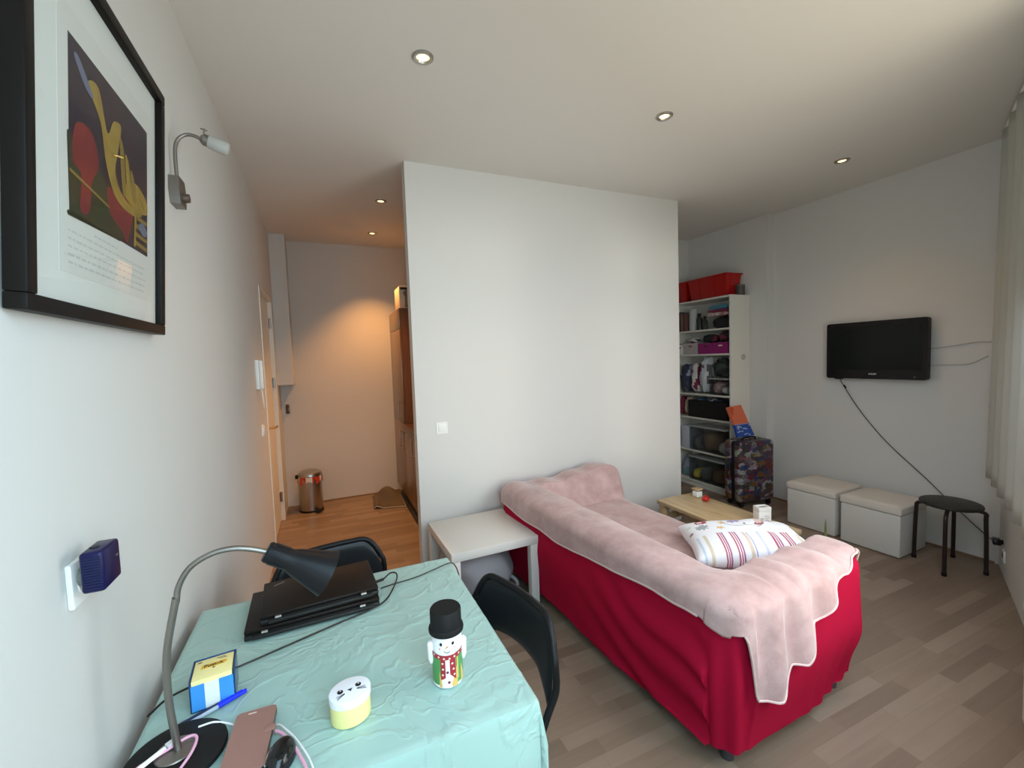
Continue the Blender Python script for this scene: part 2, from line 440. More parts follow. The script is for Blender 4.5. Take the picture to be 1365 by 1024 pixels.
rp = N.new('ShaderNodeValToRGB'); rp.color_ramp.elements[0].position = 0.0; rp.color_ramp.elements[0].color = (1, 1, 1, 1); rp.color_ramp.elements[1].position = 0.13; rp.color_ramp.elements[1].color = (0, 0, 0, 1)
rp.color_ramp.interpolation = 'EASE'
L.new(vo.outputs['Distance'], rp.inputs[0])
h2 = mathn(N, L, 'ADD', mathn(N, L, 'MULTIPLY', rp.outputs[0], 0.5), mathn(N, L, 'MULTIPLY', nz.outputs['Fac'], 1.0))
bp = N.new('ShaderNodeBump'); bp.inputs['Strength'].default_value = 0.27; bp.inputs['Distance'].default_value = 0.012
L.new(h2, bp.inputs['Height']); L.new(bp.outputs[0], P.inputs['Normal'])

def cloth_top(x, y):
    v = noise.noise(Vector((x*4, y*4, 1.3)))*0.0012
    # fold creases pressed into the cloth
    for ang, off, wd, hh in ((1.0, 0.62, 0.010, 0.0035), (1.0, 0.30, 0.008, 0.0025), (2.35, 0.95, 0.009, 0.003), (0.15, 1.02, 0.010, 0.003), (1.75, 1.22, 0.007, 0.003), (2.0, 0.7, 0.008, 0.003), (0.75, 1.12, 0.008, 0.003)):
        d = x*math.cos(ang)+y*math.sin(ang)-off
        k = 0.5+0.5*noise.noise(Vector((x*5, y*5, off*9)))
        v += hh*k*math.exp(-(d/wd)**2)
    return TZ + max(-0.0005, v)
def cloth_bulge(ex, ey, th, dn):
    k = min(1, dn/0.12)
    if abs(th+PI/2) < 0.01: return k*0.006*math.sin(ex*19+1.0)+k*0.004
    if abs(th) < 0.01: return k*(0.004+0.006*math.sin(ey*17))*min(1, max(0, (ey-TBY0)*8))
    return k*(-0.004+0.024*math.sin((th+PI/2)*3.0)**2)
g = G(); NU, NV = 120, 120
ua, ub, va, vb = TBX0-0.028, TBX1+0.232, TBY0-0.26, TBY1+0.16
def cf(u, v):
    a = lerp(ua, ub, u); b = lerp(va, vb, v)
    p, d, dn = drape_pt(a, b, TBX0, TBX1, TBY0, TBY1, cloth_top, 0.006, cloth_bulge, True)
    return p
g.grid(cf, NU, NV)
for v in g.bm.verts: v.co.x = max(v.co.x, XL+0.004)
tcl = obj('tablecloth', g, CLOTH, None, 60, solid=0.0012)
tag(tcl, 'creased mint green tablecloth hanging over the dining table', 'tablecloth')
def on(x, y): return TZ+0.003

# laptops
LAPB = M('laptop_black', (0.010, 0.007, 0.006), 0.4, bump=0.02, bscale=300, spec=.22)
LAPE = M('laptop_edge', (0.010, 0.010, 0.010), 0.5)
def laptop(loc, rz, wd, dp, th, label, lid_col):
    t = thing('laptop', label, 'laptop', loc, rz, 'stacked closed laptops')
    m = rmat(t)
    def add(name, g, mat, par): g.bm.transform(m); return obj(name, g, mat, par)
    g = G(); g.bx(-wd/2, wd/2, -dp/2+0.012, dp/2, 0, th*0.55, .004); g.bx(-wd/2+.02, wd/2-.02, -dp/2+0.004, -dp/2+0.014, 0.003, th*0.5, .002); b = add('keyboard_base', g, LAPE, t)
    g = G(); g.bx(-wd/2, wd/2, -dp/2+0.016, dp/2, th*0.60, th, .0035); lid = add('display_lid', g, lid_col, t)
    for s in (-1, 1):
        g = G(); x = s*wd*0.36; g.cyl((x-0.008, -dp/2+0.010, th*0.66), (x+0.008, -dp/2+0.010, th*0.66), 0.0052, n=12); add('hinge', g, NICKEL, t)
    g = G(); g.box((-wd/2+0.045, dp/2-0.03, th+0.0004), (0.034, 0.005, 0.0006), rot=(0, 0, 0.5)); add('badge', g, STEEL, lid)
    return t
LZ = TZ+0.004
laptop((-0.070, 1.520, LZ), math.radians(2), 0.375, 0.255, 0.028, 'larger black laptop at the bottom of the stack on the tablecloth', LAPB)
laptop((-0.052, 1.528, LZ+0.0285), math.radians(3.5), 0.335, 0.235, 0.026, 'smaller black laptop lying on top of the other laptop', LAPB)
# power cord from behind the note box, along the laptops, out over the far corner of the table
CORD = M('black_cord', (0.01, 0.01, 0.01), 0.4)
cz = TZ+0.0075
g = G(); g.tube([(-0.41, 1.19, cz), (-0.385, 1.235, cz), (-0.33, 1.262, cz), (-0.25, 1.285, cz), (-0.12, 1.33, cz), (0.0, 1.372, cz), (0.09, 1.40, cz), (0.145, 1.44, cz), (0.185, 1.51, cz+.012), (0.197, 1.56, cz+.018), (0.178, 1.575, cz+.020), (0.150, 1.556, cz+.012)], 0.0026, 8, 6)
g.cyl((0.150, 1.556, cz+.012), (0.122, 1.552, cz+.010), 0.005, n=10)
tag(obj('charger_lead', g, CORD), 'black power cord running along the front of the stacked laptops', 'cord')
g = G(); g.tube([(0.135, 1.520, cz), (0.19, 1.530, cz), (0.26, 1.540, cz), (0.33, 1.565, cz), (0.385, 1.585, cz+.001), (0.412, 1.585, cz-.002), (0.428, 1.575, TZ-0.03), (0.434, 1.57, TZ-0.10)], 0.0022, 8, 6)
tag(obj('charger_lead', g, CORD), 'thin black cord leaving the laptops over the table corner by the side table', 'cord')

# snowman tin
sx_, sy_ = 0.238, 1.010
t = thing('storage_tin', 'tall snowman tin with black top hat lid on the tablecloth', 'tin', (sx_, sy_, TZ+0.003))
TW = M('tin_white', (0.80, 0.80, 0.84), 0.3); RED = M('scarf_red', (0.32, 0.02, 0.03), 0.4); GRN = M('tin_green', (0.07, 0.26, 0.07), 0.35); YEL = M('tin_mustard', (0.62, 0.40, 0.11), 0.4)
ORG = M('carrot', (0.65, 0.36, 0.15), 0.4); DARK = M('print_black', (0.012, 0.012, 0.018), 0.35); PNK = M('print_pink', (0.75, 0.35, 0.38), 0.5); CRM = M('scarf_spot', (0.78, 0.62, 0.5), 0.4); BUT = M('button_maroon', (0.18, 0.02, 0.04), 0.4)
fwd = math.atan2(-sy_, -sx_) + 0.03           # faces the camera side
R_ = 0.0365; HT = 0.138; Z0 = TZ+0.003
def onc(a, z, r=R_): return Vector((sx_+r*math.cos(fwd+a), sy_+r*math.sin(fwd+a), Z0+z))
def cpatch(g, a0, a1, z0f, z1f, r, n=10, m=4):
    def fn(u, v):
        a = lerp(a0, a1, u); return onc(a, lerp(z0f(u), z1f(u), v), r)
    g.grid(fn, n, m)
def cspot(g, a, z, ra, rz, r):
    vs = [g.bm.verts.new(onc(a+ra/R_*math.cos(2*PI*k/14), z+rz*math.sin(2*PI*k/14), r)) for k in range(14)]
    f = g.bm.faces.new(vs); f.material_index = g.mi
K = lambda c: (lambda u: c)
g = G(); g.lathe([(0, 0), (R_-0.002, 0), (R_, 0.002), (R_, HT), (0, HT)], (sx_, sy_, Z0), 40)
body = obj('tin_body', g, TW, t)
g = G(); g.mi = 0
cpatch(g, -1.9, -0.50, lambda u: .008, lambda u: lerp(.085, .078, u), R_+.0004); cpatch(g, 0.52, 1.9, lambda u: .008, lambda u: lerp(.085, .085, u), R_+.0004)
obj('green_coat', g, GRN, body)
g = G(); cpatch(g, 0.22, 0.62, lambda u: .003, lambda u: lerp(.014, .055, u), R_+.0006); cpatch(g, 0.60, 0.70, K(.02), lambda u: lerp(.086, .078, u), R_+.0008); cpatch(g, 0.95, 1.3, K(.004), lambda u: lerp(.05, .02, u), R_+.0006)
cpatch(g, -0.62, -0.42, K(.004), lambda u: lerp(.045, .01, u), R_+.0006)
obj('broom', g, YEL, body)
g = G()
cpatch(g, -1.9, 1.9, lambda u: .078-0.006*math.cos((u-.5)*3.8), lambda u: .089-0.006*math.cos((u-.5)*3.8), R_+.0012, 28)
cpatch(g, -0.50, -0.18, lambda u: lerp(.022, .028, u), lambda u: .080, R_+.0010); cpatch(g, 0.10, 0.50, lambda u: lerp(.036, .020, u), lambda u: .080, R_+.0010)
sc_ = obj('scarf', g, RED, body)
g = G()
for a, z in ((-.95, .082), (-.6, .079), (-.25, .076), (.1, .0755), (.42, .0775), (.75, .080), (1.1, .083), (-.36, .064), (-.34, .050), (-.36, .036), (.26, .062), (.33, .048), (.38, .034)): cspot(g, a, z, .0024, .0024, R_+.0018)
obj('scarf_dots', g, CRM, sc_)
for a in (-.42, .36):
    g = G(); cspot(g, a, .1105, .0034, .0042, R_+.0008); obj('eye', g, DARK, body)
g = G(); vs = [g.bm.verts.new(onc(a, z, r)) for a, z, r in ((-.20, .0985, R_+.001), (-.02, .1085, R_+.003), (.08, .1045, R_+.003))]; g.bm.faces.new(vs); obj('nose', g, ORG, body)
g = G(); g.tube([onc(-.24, .0945, R_+.0006), onc(-.12, .0905, R_+.0008), onc(.04, .0900, R_+.0008), onc(.17, .0935, R_+.0006)], .0007, 6, 4); obj('mouth', g, DARK, body)
for a in (-.52, .48):
    g = G(); cspot(g, a, .099, .0028, .0024, R_+.0007); obj('cheek', g, PNK, body)
for a, z in ((-.06, .041), (.02, .016)):
    g = G(); cspot(g, a, z, .0034, .0034, R_+.0007); obj('button', g, BUT, body)
for a in (-1.45, 1.45):
    g = G(); p = onc(a, .062, R_+.002); q = onc(a, .100, R_+.003); g.tube([p+Vector((0, 0, -.012)), p, q, q+Vector((0, 0, .005))], lambda t: (.004, .0085, .0085, .004)[min(3, int(t*3.01))], 12); obj('arm', g, TW, body)
g = G(); g.lathe([(R_-.001, HT-.012), (R_+.0055, HT-.011), (R_+.0062, HT-.006), (R_+.005, HT-.001), (R_+.0015, HT+.002), (R_+.0012, HT+.040), (R_-.001, HT+.0435), (0, HT+.0435)], (sx_, sy_, Z0), 40); obj('hat_lid', g, BLACKM, t)

# oval tin with animal face on the lid
ox, oy = 0.012, 0.997
t = thing('storage_tin', 'short oval yellow tin with white animal face lid on the tablecloth', 'tin', (ox, oy, TZ+0.003))
TY = M('tin_yellow', (0.80, 0.74, 0.30), 0.4)
th_ = math.atan2(ox, oy)*-1 + 0.22
om = rotm((0, 0, th_))
g = G(); g.lathe([(0, 0), (.99, 0), (1, .0015), (1, .046), (0, .046)], (ox, oy, Z0), 44, .0425, .0375, om); obj('tin_body', g, TY, t)
lidz = Z0+.060
g = G(); g.lathe([(1.0, .042), (1.035, .0425), (1.04, .044), (1.04, .0575), (1.02, .0595), (.98, .060), (0, .060)], (ox, oy, Z0), 44, .0425, .0375, om); lid = obj('face_lid', g, TW, t)
def lp(x, y): return om @ Vector((x, y, 0)) + Vector((ox, oy, lidz+.0006))
for sx in (-.0200, .0190):
    g = G(); g.lathe([(0, .0004), (.0062, .0002), (.0062, -.0004)], lp(sx, .003), 18); ey = obj('eye', g, DARK, lid)
    g = G(); g.lathe([(0, .0006), (.0018, .0004)], lp(sx+.001, .0052)+Vector((0, 0, .0002)), 10); obj('eye_glint', g, TW, ey)
g = G(); g.prism([(-.0056, .001), (.0056, .001), (0, -.0055)], .0004, Matrix.Translation(lp(0, -.001)) @ om)
for s in (-1, 1):
    g.tube([lp(s*.0005, -.0055), lp(s*.0005, -.0075)], .0005, 5)
    for k, dy in enumerate((-.003, -.0065, -.010)): g.tube([lp(s*.013, -.006+dy*.3), lp(s*.022, -.006+dy*.75), lp(s*.031, -.0075+dy*1.15+.002*(k == 0))], .00045, 5, 3)
obj('whiskers', g, DARK, lid)

# sticky-note dispenser
nx, ny = -0.283, 1.205; nr = 0.10
t = thing('note_dispenser', 'blue and white acrylic sticky note box with yellow notes', 'note box', (nx, ny, TZ+0.003), nr)
m = rmat(t)
ACR = M('blue_acrylic', (0.06, 0.30, 0.74), 0.15); ACRD = M('dark_blue_edge', (0.01, 0.05, 0.16), 0.15); NOTE = M('note_yellow', (0.85, 0.74, 0.33), 0.6); PAPER = M('note_paper', (0.78, 0.80, 0.84), 0.6)
def add(name, g, mat, par, **k): g.bm.transform(m); return obj(name, g, mat, par, **k)
w_, d_, h_ = .088, .084, .062
g = G(); g.bx(-w_/2, w_/2, -d_/2, d_/2, 0, .004, .001)
g.bx(-w_/2, -w_/2+.0025, -d_/2, d_/2, 0, h_+.012, .001); g.bx(w_/2-.0025, w_/2, -d_/2, d_/2, 0, h_+.012, .001); g.bx(-w_/2, w_/2, d_/2-.0025, d_/2, 0, h_+.012, .001)
obj_b = add('box_frame', g, ACRD, t)
g = G()
g.bx(-w_/2+.003, -w_/2+.029, -d_/2-.001, -d_/2+.003, .003, h_); add('blue_front', g, ACR, t); g = G(); g.bx(w_/2-.031, w_/2-.003, -d_/2-.001, -d_/2+.003, .003, h_); add('blue_front', g, ACR, t)
g = G(); g.bx(-w_/2+.029, w_/2-.031, -d_/2-.0006, -d_/2+.003, .003, h_); add('white_front', g, PAPER, t)
g = G(); g.bx(-w_/2+.004, w_/2-.005, -d_/2+.002, d_/2-.004, .006, h_+.010, .001); pad = add('note_pad', g, NOTE, t)
LOG = M('logo_orange', (0.75, 0.42, 0.04), 0.5)
g = G(); g.prism([(-.026, -.007), (.020, -.006), (.027, .001), (.022, .009), (.004, .007), (-.024, .008)], .0005, Matrix.Translation((0, .006, h_+.0102))); add('logo_patch', g, LOG, pad)
g = G(); g.text('Post-it', .0145, Matrix.Translation((-.001, .0065, h_+.0109)), .0003, .0002); g.bx(-.034, -.026, .027, .030, h_+.0102, h_+.0106); g.bx(.004, .022, .028, .0295, h_+.0102, h_+.0106); g.bx(.010, .026, .0235, .0245, h_+.0102, h_+.0106); g.bx(-.002, .003, -.006, -.004, h_+.0102, h_+.0112)
add('logo_lettering', g, DARK, pad)

# two pens in front of the dispenser
PENB = M('pen_blue', (0.01, 0.03, 0.75), 0.25); PENC = M('pen_clear', (0.55, 0.62, 0.72), 0.15, alpha=0.7)
t = thing('ballpoint_pen', 'clear ballpoint pen with bright blue cap in front of the note box', 'pen', (-0.29, 1.12, TZ+0.004))
pz = TZ+0.009
g = G(); g.cyl((-.372, 1.092, pz), (-.262, 1.153, pz), .0042, n=10); obj('barrel', g, PENC, t)
g = G(); g.cyl((-.268, 1.150, pz), (-.216, 1.179, pz), .0058, .0050, 12); g.box((-.245, 1.163, pz+.0065), (.05, .003, .002), rot=(0, 0, .507)); obj('cap', g, PENB, t)
g = G(); g.cyl((-.380, 1.0876, pz), (-.370, 1.0932, pz), .0046, n=10); obj('end_plug', g, PENB, t)
t = thing('ballpoint_pen', 'slim dark blue pen lying closest to the note box', 'pen', (-0.30, 1.14, TZ+0.004))
g = G(); g.cyl((-.365, 1.112, pz-.001), (-.250, 1.169, pz-.001), .0042, n=10); obj('barrel', g, M('pen_navy', (.008, .015, .06), .3), t)
g = G(); g.cyl((-.250, 1.169, pz-.001), (-.238, 1.175, pz-.001), .0036, .001, 10); obj('tip', g, STEEL, t)

# desk lamp
lx, ly = -0.318, 1.038
t = thing('desk_lamp', 'gooseneck desk lamp with black cone shade at the wall end of the table', 'lamp', (lx, ly, TZ+0.003))
zb = TZ+0.003
g = G(); g.lathe([(0, 0), (.086, 0), (.088, .003), (.087, .010), (.080, .0145), (.034, .016), (0, .016)], (lx, ly, zb), 44); base = obj('lamp_base', g, BLACKM, t)
g = G(); g.lathe([(.036, .0162), (.035, .0185), (.010, .020), (0, .020)], (lx, ly, zb), 32); obj('base_plate', g, NICKEL, base)
g = G(); g.tube([(lx+.004, ly, zb+.018), (lx-.004, ly, zb+.12), (lx-.001, ly, zb+.22), (lx+.021, ly, zb+.33)], .0068, 14, 8); obj('stem', g, NICKEL, t)
g = G()
gp = [(lx+.021, ly, zb+.32), (lx+.027, ly, zb+.352), (lx+.048, ly, zb+.386), (lx+.083, ly, zb+.405), (lx+.118, ly, zb+.409), (lx+.152, ly, zb+.402), (lx+.190, ly, zb+.386)]
g.tube(gp, .0057, 14, 8); obj('gooseneck', g, NICKEL, t)
ax = Vector((.128, .0, -.082)).normalized()
p0 = Vector((lx+.182, ly, zb+.390))
mt = ax.to_track_quat('Z', 'Y').to_matrix().to_4x4()
g = G(); g.lathe([(0, 0), (.019, 0), (.0215, .004), (.0225, .050), (.0265, .060), (.0275, .064)], p0, 32, mat=mt)
for k in range(10):
    a = 2*PI*k/10; g.box(p0+mt.to_3x3() @ Vector((.0222*math.cos(a), .0222*math.sin(a), .028)), (.0015, .002, .032), mat=mt.to_3x3().to_4x4() @ rotm((0, 0, a)))
sh = obj('lamp_holder', g, BLACK, t)
g = G(); g.lathe([(.026, .060), (.0285, .066), (.049, .140), (.0475, .140), (.027, .067)], p0, 40, mat=mt); obj('lamp_shade', g, BLACK, t)
g = G(); g.lathe([(0, .118), (.012, .115), (.018, .100), (.014, .080), (.012, .066)], p0, 20, mat=mt); obj('bulb', g, M('bulb_frost', (.8, .8, .78), .4), t)

# phone in a wallet case, charger cable, mouse
PHC = M('rose_brown_leather', (0.30, 0.155, 0.125), 0.42, bump=0.05, bscale=220); 
t = thing('phone', 'phone in a rose brown flip case at the table front', 'phone', (-0.185, 1.0, TZ+0.004), math.radians(-3))
m = rmat(t); 
g = G(); g.prism(rrect(.079, .163, .010), .0035, Matrix.Translation((0, .005, .012))); cov = add('case_cover', g, PHC, t)
g = G(); g.prism(rrect(.078, .162, .010), .0095, Matrix.Translation((0.001, .005, .0015))); add('phone_body', g, BLACKG, t)
g = G(); g.box((.036, .018, .0162), (.020, .017, .0018), bev=.0006); g.box((.0445, .018, .010), (.0015, .017, .012)); add('clasp', g, PHC, cov)
g = G(); g.prism(rrect(.016, .003, .0014), .0008, Matrix.Translation((-.008, .077, .0153))); add('speaker_slot', g, M('slot_grey', (.62, .5, .45), .4), cov)
pct = thing('charging_cable', 'pink charging cable curling round the lamp stem and past the phone', 'cable', (-.3, 1.0, TZ+.01))
PINK = M('pink_cable', (0.72, 0.36, 0.50), 0.4); WCAB = M('white_cable', (0.78, 0.77, 0.78), 0.4)
cz = TZ+0.024
g = G(); g.tube([(-.55+.14, .985, cz-.004), (-.37, 1.02, cz), (-.335, 1.035, cz+.003), (-.300, 1.052, cz+.006), (-.284, 1.045, cz+.004), (-.286, 1.012, cz), (-.302, .975, cz-.006), (-.32, .93, TZ+.008), (-.33, .88, TZ+.007)], .0028, 8, 6)
obj('cord', g, PINK, pct); g = G(); g.tube([(-.140, 1.012, TZ+.012), (-.126, 1.000, TZ+.012), (-.104, .963, TZ+.012), (-.084, .916, TZ+.010), (-.075, .89, TZ+.009), (-.072, .864, TZ+.009)], .0032, 8, 6)
obj('cord', g, PINK, pct)
t = thing('charging_cable', 'white charging cable crossing the lamp base to the phone', 'cable', (-0.3, 1.05, TZ+.02))
g = G(); g.tube([(-.318+.03, 1.075, cz+.004), (-.262, 1.085, TZ+.021), (-.236, 1.080, TZ+.012), (-.215, 1.072, TZ+.0045), (-.18, 1.058, TZ+.0045), (-.148, 1.040, TZ+.0045), (-.133, 1.030, TZ+.009), (-.118, 1.005, TZ+.013), (-.097, .970, TZ+.012), (-.074, .921, TZ+.010), (-.062, .884, TZ+.008), (-.056, .863, TZ+.008)], .0019, 8, 6); obj('cord', g, WCAB, t)
g = G(); g.tube([(-.402, .975, TZ+.026), (-.335, 1.040, TZ+.030)], .0045, 10, flat=.6); g.box((-.327, 1.048, TZ+.031), (.017, .012, .006), rot=(0, 0, .77)); obj('plug', g, WCAB, t)
t = thing('computer_mouse', 'black glossy computer mouse beside the phone', 'mouse', (-0.122, .940, TZ+0.004), -.25)
m = rmat(t)
g = G()
def mf(u, v):
    a = 2*PI*u; e = v*PI/2; r = math.cos(e)**0.6
    return Vector((.026*math.cos(a)*r, .041*math.sin(a)*r, .030*math.sin(e)))
g.grid(mf, 28, 10, True); add('shell', g, BLACKG, t, smooth=180)
g = G(); g.tube([(-.024, -.02, .010), (-.0262, .0, .011), (-.024, .02, .010)], .003, 8, 4); add('side_strip', g, CHROME, t)

# ------------------------------------------------------------------ chairs
VINYL = M('black_vinyl', (0.010, 0.011, 0.013), 0.36, bump=0.03, bscale=250, spec=.3)
def chair(label):
    """faces -y in its own frame: backrest at +y, origin on the floor below the seat centre"""
    t = thing('folding_chair', label, 'chair', (0, 0, 0), 0, 'black folding chairs round the dining table')
    hw = .215
    def tubepts(s): return [(s*.205, -.19, .012), (s*.208, .0, .25), (s*.21, .12, .42), (s*hw, .185, .54)]
    def zt_(x): return .772-.115*max(0, (abs(x)-.58)/.42)**2.6
    def yy_(x, z): return .203 + .024*(z-.55)/.2 + .034*(1-x*x)
    g = G(); L_ = tubepts(-1); R2 = tubepts(1)
    top = [(x*hw*(1+.02*abs(x)**3), yy_(x, zt_(x))-.002, zt_(x)+.002) for x in (-1, -.985, -.95, -.88, -.78, -.65, -.45, -.2, 0, .2, .45, .65, .78, .88, .95, .985, 1)]
    top[0] = (-hw*1.02, .214, .60); top[-1] = (hw*1.02, .214, .60)
    g.tube(L_+top+R2[::-1], .0105, 12, 3); obj('frame_tube', g, BLACK, t)
    for s in (-1, 1):
        g = G(); g.tube([(s*.188, .27, .012), (s*.188, .10, .27), (s*.188, -.06, .445)], .0105, 10, 4); obj('rear_leg', g, BLACK, t)
    g = G(); g.cyl((-.188, .21, .10), (.188, .21, .10), .008, n=10); obj('stretcher', g, BLACK, t); g = G(); g.cyl((-.205, -.11, .12), (.205, -.11, .12), .008, n=10); obj('stretcher', g, BLACK, t)
    g = G(); g.prism([(-.19, -.19), (.19, -.19), (.20, -.15), (.19, .15), (.17, .18), (-.17, .18), (-.19, .15), (-.20, -.15)], .022, Matrix.Translation((0, 0, .432))); obj('seat', g, VINYL, t)
    # backrest panel: curved, thick, rounded corners
    g = G()
    def pf(side):
        def fn(u, v):
            x = lerp(-1, 1, u)
            zt = zt_(x)
            zb_ = .575-.06*max(0, abs(x)-.55)/.45 + .035*(1-x*x)
            z = lerp(zb_, zt, v)
            y = yy_(x, z)
            edge = min(1, min((1-abs(x))*9, v*7, (1-v)*7))
            return Vector((x*.208, y + side*.008*edge**.5, z))
        return fn
    g.grid(pf(1), 28, 12); g.grid(pf(-1), 28, 12); bmesh.ops.remove_doubles(g.bm, verts=g.bm.verts, dist=1e-4)
    obj('backrest', g, VINYL, t, 60)
    for s in (-1, 1):
        g = G(); g.cyl((s*.205, -.195, 0), (s*.205, -.185, .03), .0145, n=12); obj('foot_cap', g, BLACKM, t); g = G(); g.cyl((s*.188, .275, 0), (s*.188, .263, .03), .0135, n=12); obj('foot_cap', g, BLACKM, t)
    return t
ca = chair('black folding chair at the far side of the table facing the laptops')
cb = copy_tree(ca)
cb['label'] = 'black folding chair between the table and the red sofa with a floral seat pad'
ca.location = (0.015, 1.665, 0); ca.rotation_euler = (0, 0, math.radians(10))
cb.location = (0.285, 1.185, 0); cb.rotation_euler = (0, 0, math.radians(-77))
# floral seat pad
PADM = bpy.data.materials.new('rose_print'); nt, N, L, P = nodes(PADM)
tc = N.new('ShaderNodeTexCoord'); wv = N.new('ShaderNodeTexWave'); wv.wave_type = 'RINGS'; wv.inputs['Scale'].default_value = 16; wv.inputs['Distortion'].default_value = 9; wv.inputs['Detail'].default_value = 2; wv.inputs['Detail Scale'].default_value = 1.4
L.new(tc.outputs['Object'], wv.inputs['Vector']); rp = N.new('ShaderNodeValToRGB'); rp.color_ramp.elements[0].position = .42; rp.color_ramp.elements[0].color = (.05, .055, .075, 1); rp.color_ramp.elements[1].position = .60; rp.color_ramp.elements[1].color = (.42, .44, .46, 1)
L.new(wv.outputs['Fac'], rp.inputs[0]); L.new(rp.outputs[0], P.inputs['Base Color']); P.inputs['Roughness'].default_value = .8
g = G()
CBM = rmat(cb)
def padf(u, v):
    a = 2*PI*u; e = lerp(-PI/2, PI/2, v); ce = abs(math.cos(e))**.55; c_, s_ = math.cos(a), math.sin(a)
    sq = lambda q: math.copysign(abs(q)**.55, q)
    return CBM @ Vector((.218*sq(c_)*ce, .012+.212*sq(s_)*ce, .4775+.022*math.sin(e)))
g.grid(padf, 40, 14, True)
cush = tag(obj('seat_cushion', g, PADM, None, 180), 'grey rose print cushion on the chair beside the sofa', 'cushion')
g = G(); g.tube([padf(k/40, .5) for k in range(41)], .0035, 8); obj('piping', g, M('piping_dark', (.05, .055, .07), .8), cush)

# ================================================================== SIDE TABLE BY THE PARTITION
LACK = M('birch_effect_white', (0.66, 0.64, 0.60), 0.4)
t = thing('side_table', 'small square off-white side table against the partition', 'side table', (0.854, 2.565, 0), math.radians(1.2))
m = rmat(t); S_ = .545
g = G(); g.bx(-S_/2, S_/2, -S_/2, S_/2, .40, .45, .002); add('table_top', g, LACK, t)
for a in (-1, 1):
    for b in (-1, 1):
        g = G(); g.box((a*(S_/2-.026), b*(S_/2-.026), .1995), (.05, .05, .399), bev=.002); add('leg', g, LACK, t)
GREYF = M('grey_fabric', (0.30, 0.29, 0.31), 0.85, bump=.15, bscale=120)
g = G()
def bagf(u, v):
    a = 2*PI*u; e = lerp(-PI/2, PI/2, v); ce = abs(math.cos(e))**.6
    p = Vector((math.cos(a)*ce*.225, math.sin(a)*ce*.23, .18*math.sin(e)))
    p += p.normalized()*0.02*noise.noise(p*9)
    p.x += -.05*max(0, p.z)/.16; return Vector((.845, 2.60, .20)) + p
g.grid(bagf, 36, 18, True)
t = thing('bean_bag', 'grey fabric pouffe bag stored under the side table', 'bag', (.845, 2.60, 0)); obj('bag_body', g, GREYF, t, 180)
g = G(); g.tube([(1.00, 2.49, .15), (1.035, 2.455, .13), (1.05, 2.45, .09), (1.02, 2.46, .06)], .011, 8, 4); obj('carry_strap', g, GREYF, t)
g = G(); g.bx(.66, 1.02, 2.34, 2.50, .0, .018, .004); tag(obj('wooden_board', g, wood('dark_board', (.10, .05, .03), (.17, .09, .06))), 'brown wooden board lying on the floor under the side table', 'board')

# ================================================================== SOFA
REDF = M('red_slipcover', (0.36, 0.005, 0.032), 0.8, bump=.06, bscale=160, spec=.10)
SO = Vector((1.235, 1.022, 0)); SR = math.radians(4.0); SM = Matrix.Translation(SO) @ rotm((0, 0, SR))
SW, SL, ST, SEAT = .925, 1.84, .615, .43
def softtop(x, y, lift=0.0):
    # back ridge along x=0, arms along y=0 and y=SL; rounded seat between
    xb = 1-sstep(.20, .30, x); ya = 1-sstep(.18, .29, y); yb = sstep(SL-.29, SL-.18, y)
    k = max(xb, ya, yb)
    z = lerp(SEAT, ST, k)
    if k > .5:
        z += .012*(math.sin(PI*min(1, max(0, (x/.25))))*xb) + .010*math.sin(PI*min(1, max(0, y/.24)))*ya
    return z + lift
def cov_bulge(ex, ey, th, dn):
    # soft pleats, gathered at the corners
    k = min(1, max(0, (dn-.06)/.2))
    v = .006*k
    tuck = sstep(.30, .56, dn)
    if abs(abs(th)-PI) < .02:   # long back side: soft diagonal drags towards the near bottom corner
        near = max(0, 1-ey/1.0)
        d = dn*1.0+ey*.42
        v += k*near*.015*math.sin(d*40+3*noise.noise(Vector((ey*3, dn*3, 0)))) + k*.006*noise.noise(Vector((ey*4, dn*4, 2)))
        v += -.020*tuck + .018*sstep(.1, .3, dn)
    elif abs(th+PI/2) < .02:    # near arm outer face
        q = sstep(.25, .55, dn)*sstep(.30, .75, ex)
        v += q*(.007*math.sin((ex+dn*.12)*62+2.2*noise.noise(Vector((ex*3, dn*2.5, 5))))) + k*.006*noise.noise(Vector((ex*5, dn*4, 6)))
        v += -.030*tuck*(1+.8*sstep(.5, .85, ex)) + .016*sstep(.1, .3, dn)
    elif abs(th-0) < .02: v += k*.005*math.sin(ey*23) - .03*tuck
    else: v += k*.006*math.sin(th*8) - (.012 if th < -PI/2 else .045)*tuck
    return v
t = thing('sofa', 'two-seat sofa in a loose crimson red cover', 'sofa', SO, SR)
Rr = .06; RI = .10
g = G(); HH = .56
def sf(u, v):
    a = lerp(-HH, SW+HH, u); b = lerp(-HH, SL+HH, v)
    # map skirts so that most samples lie where the shape bends
    p, d, dn = drape_pt(a, b, RI, SW-RI, RI, SL-RI, softtop, Rr, cov_bulge, False, RI)
    p.z = max(p.z, .072+.010*math.sin(p.x*9+p.y*7))
    return SM @ p
# graded sampling: rows dense everywhere
g.grid(sf, 130, 190)
obj('slipcover', g, REDF, t, 70)
g = G(); g.box(SM @ Vector((SW/2, SL/2, .16)), (SW-.10, SL-.10, .14), rot=(0, 0, SR)); obj('base_frame', g, BLACKM, t)
for x in (.085, SW-.13):
    for y in (.085, SL-.12):
        g = G(); p = SM @ Vector((x, y, 0)); g.cyl(p, p+Vector((0, 0, .10)), .024, .028, 16); obj('leg', g, M('leg_grey', (.10, .10, .11), .4, .6), t)

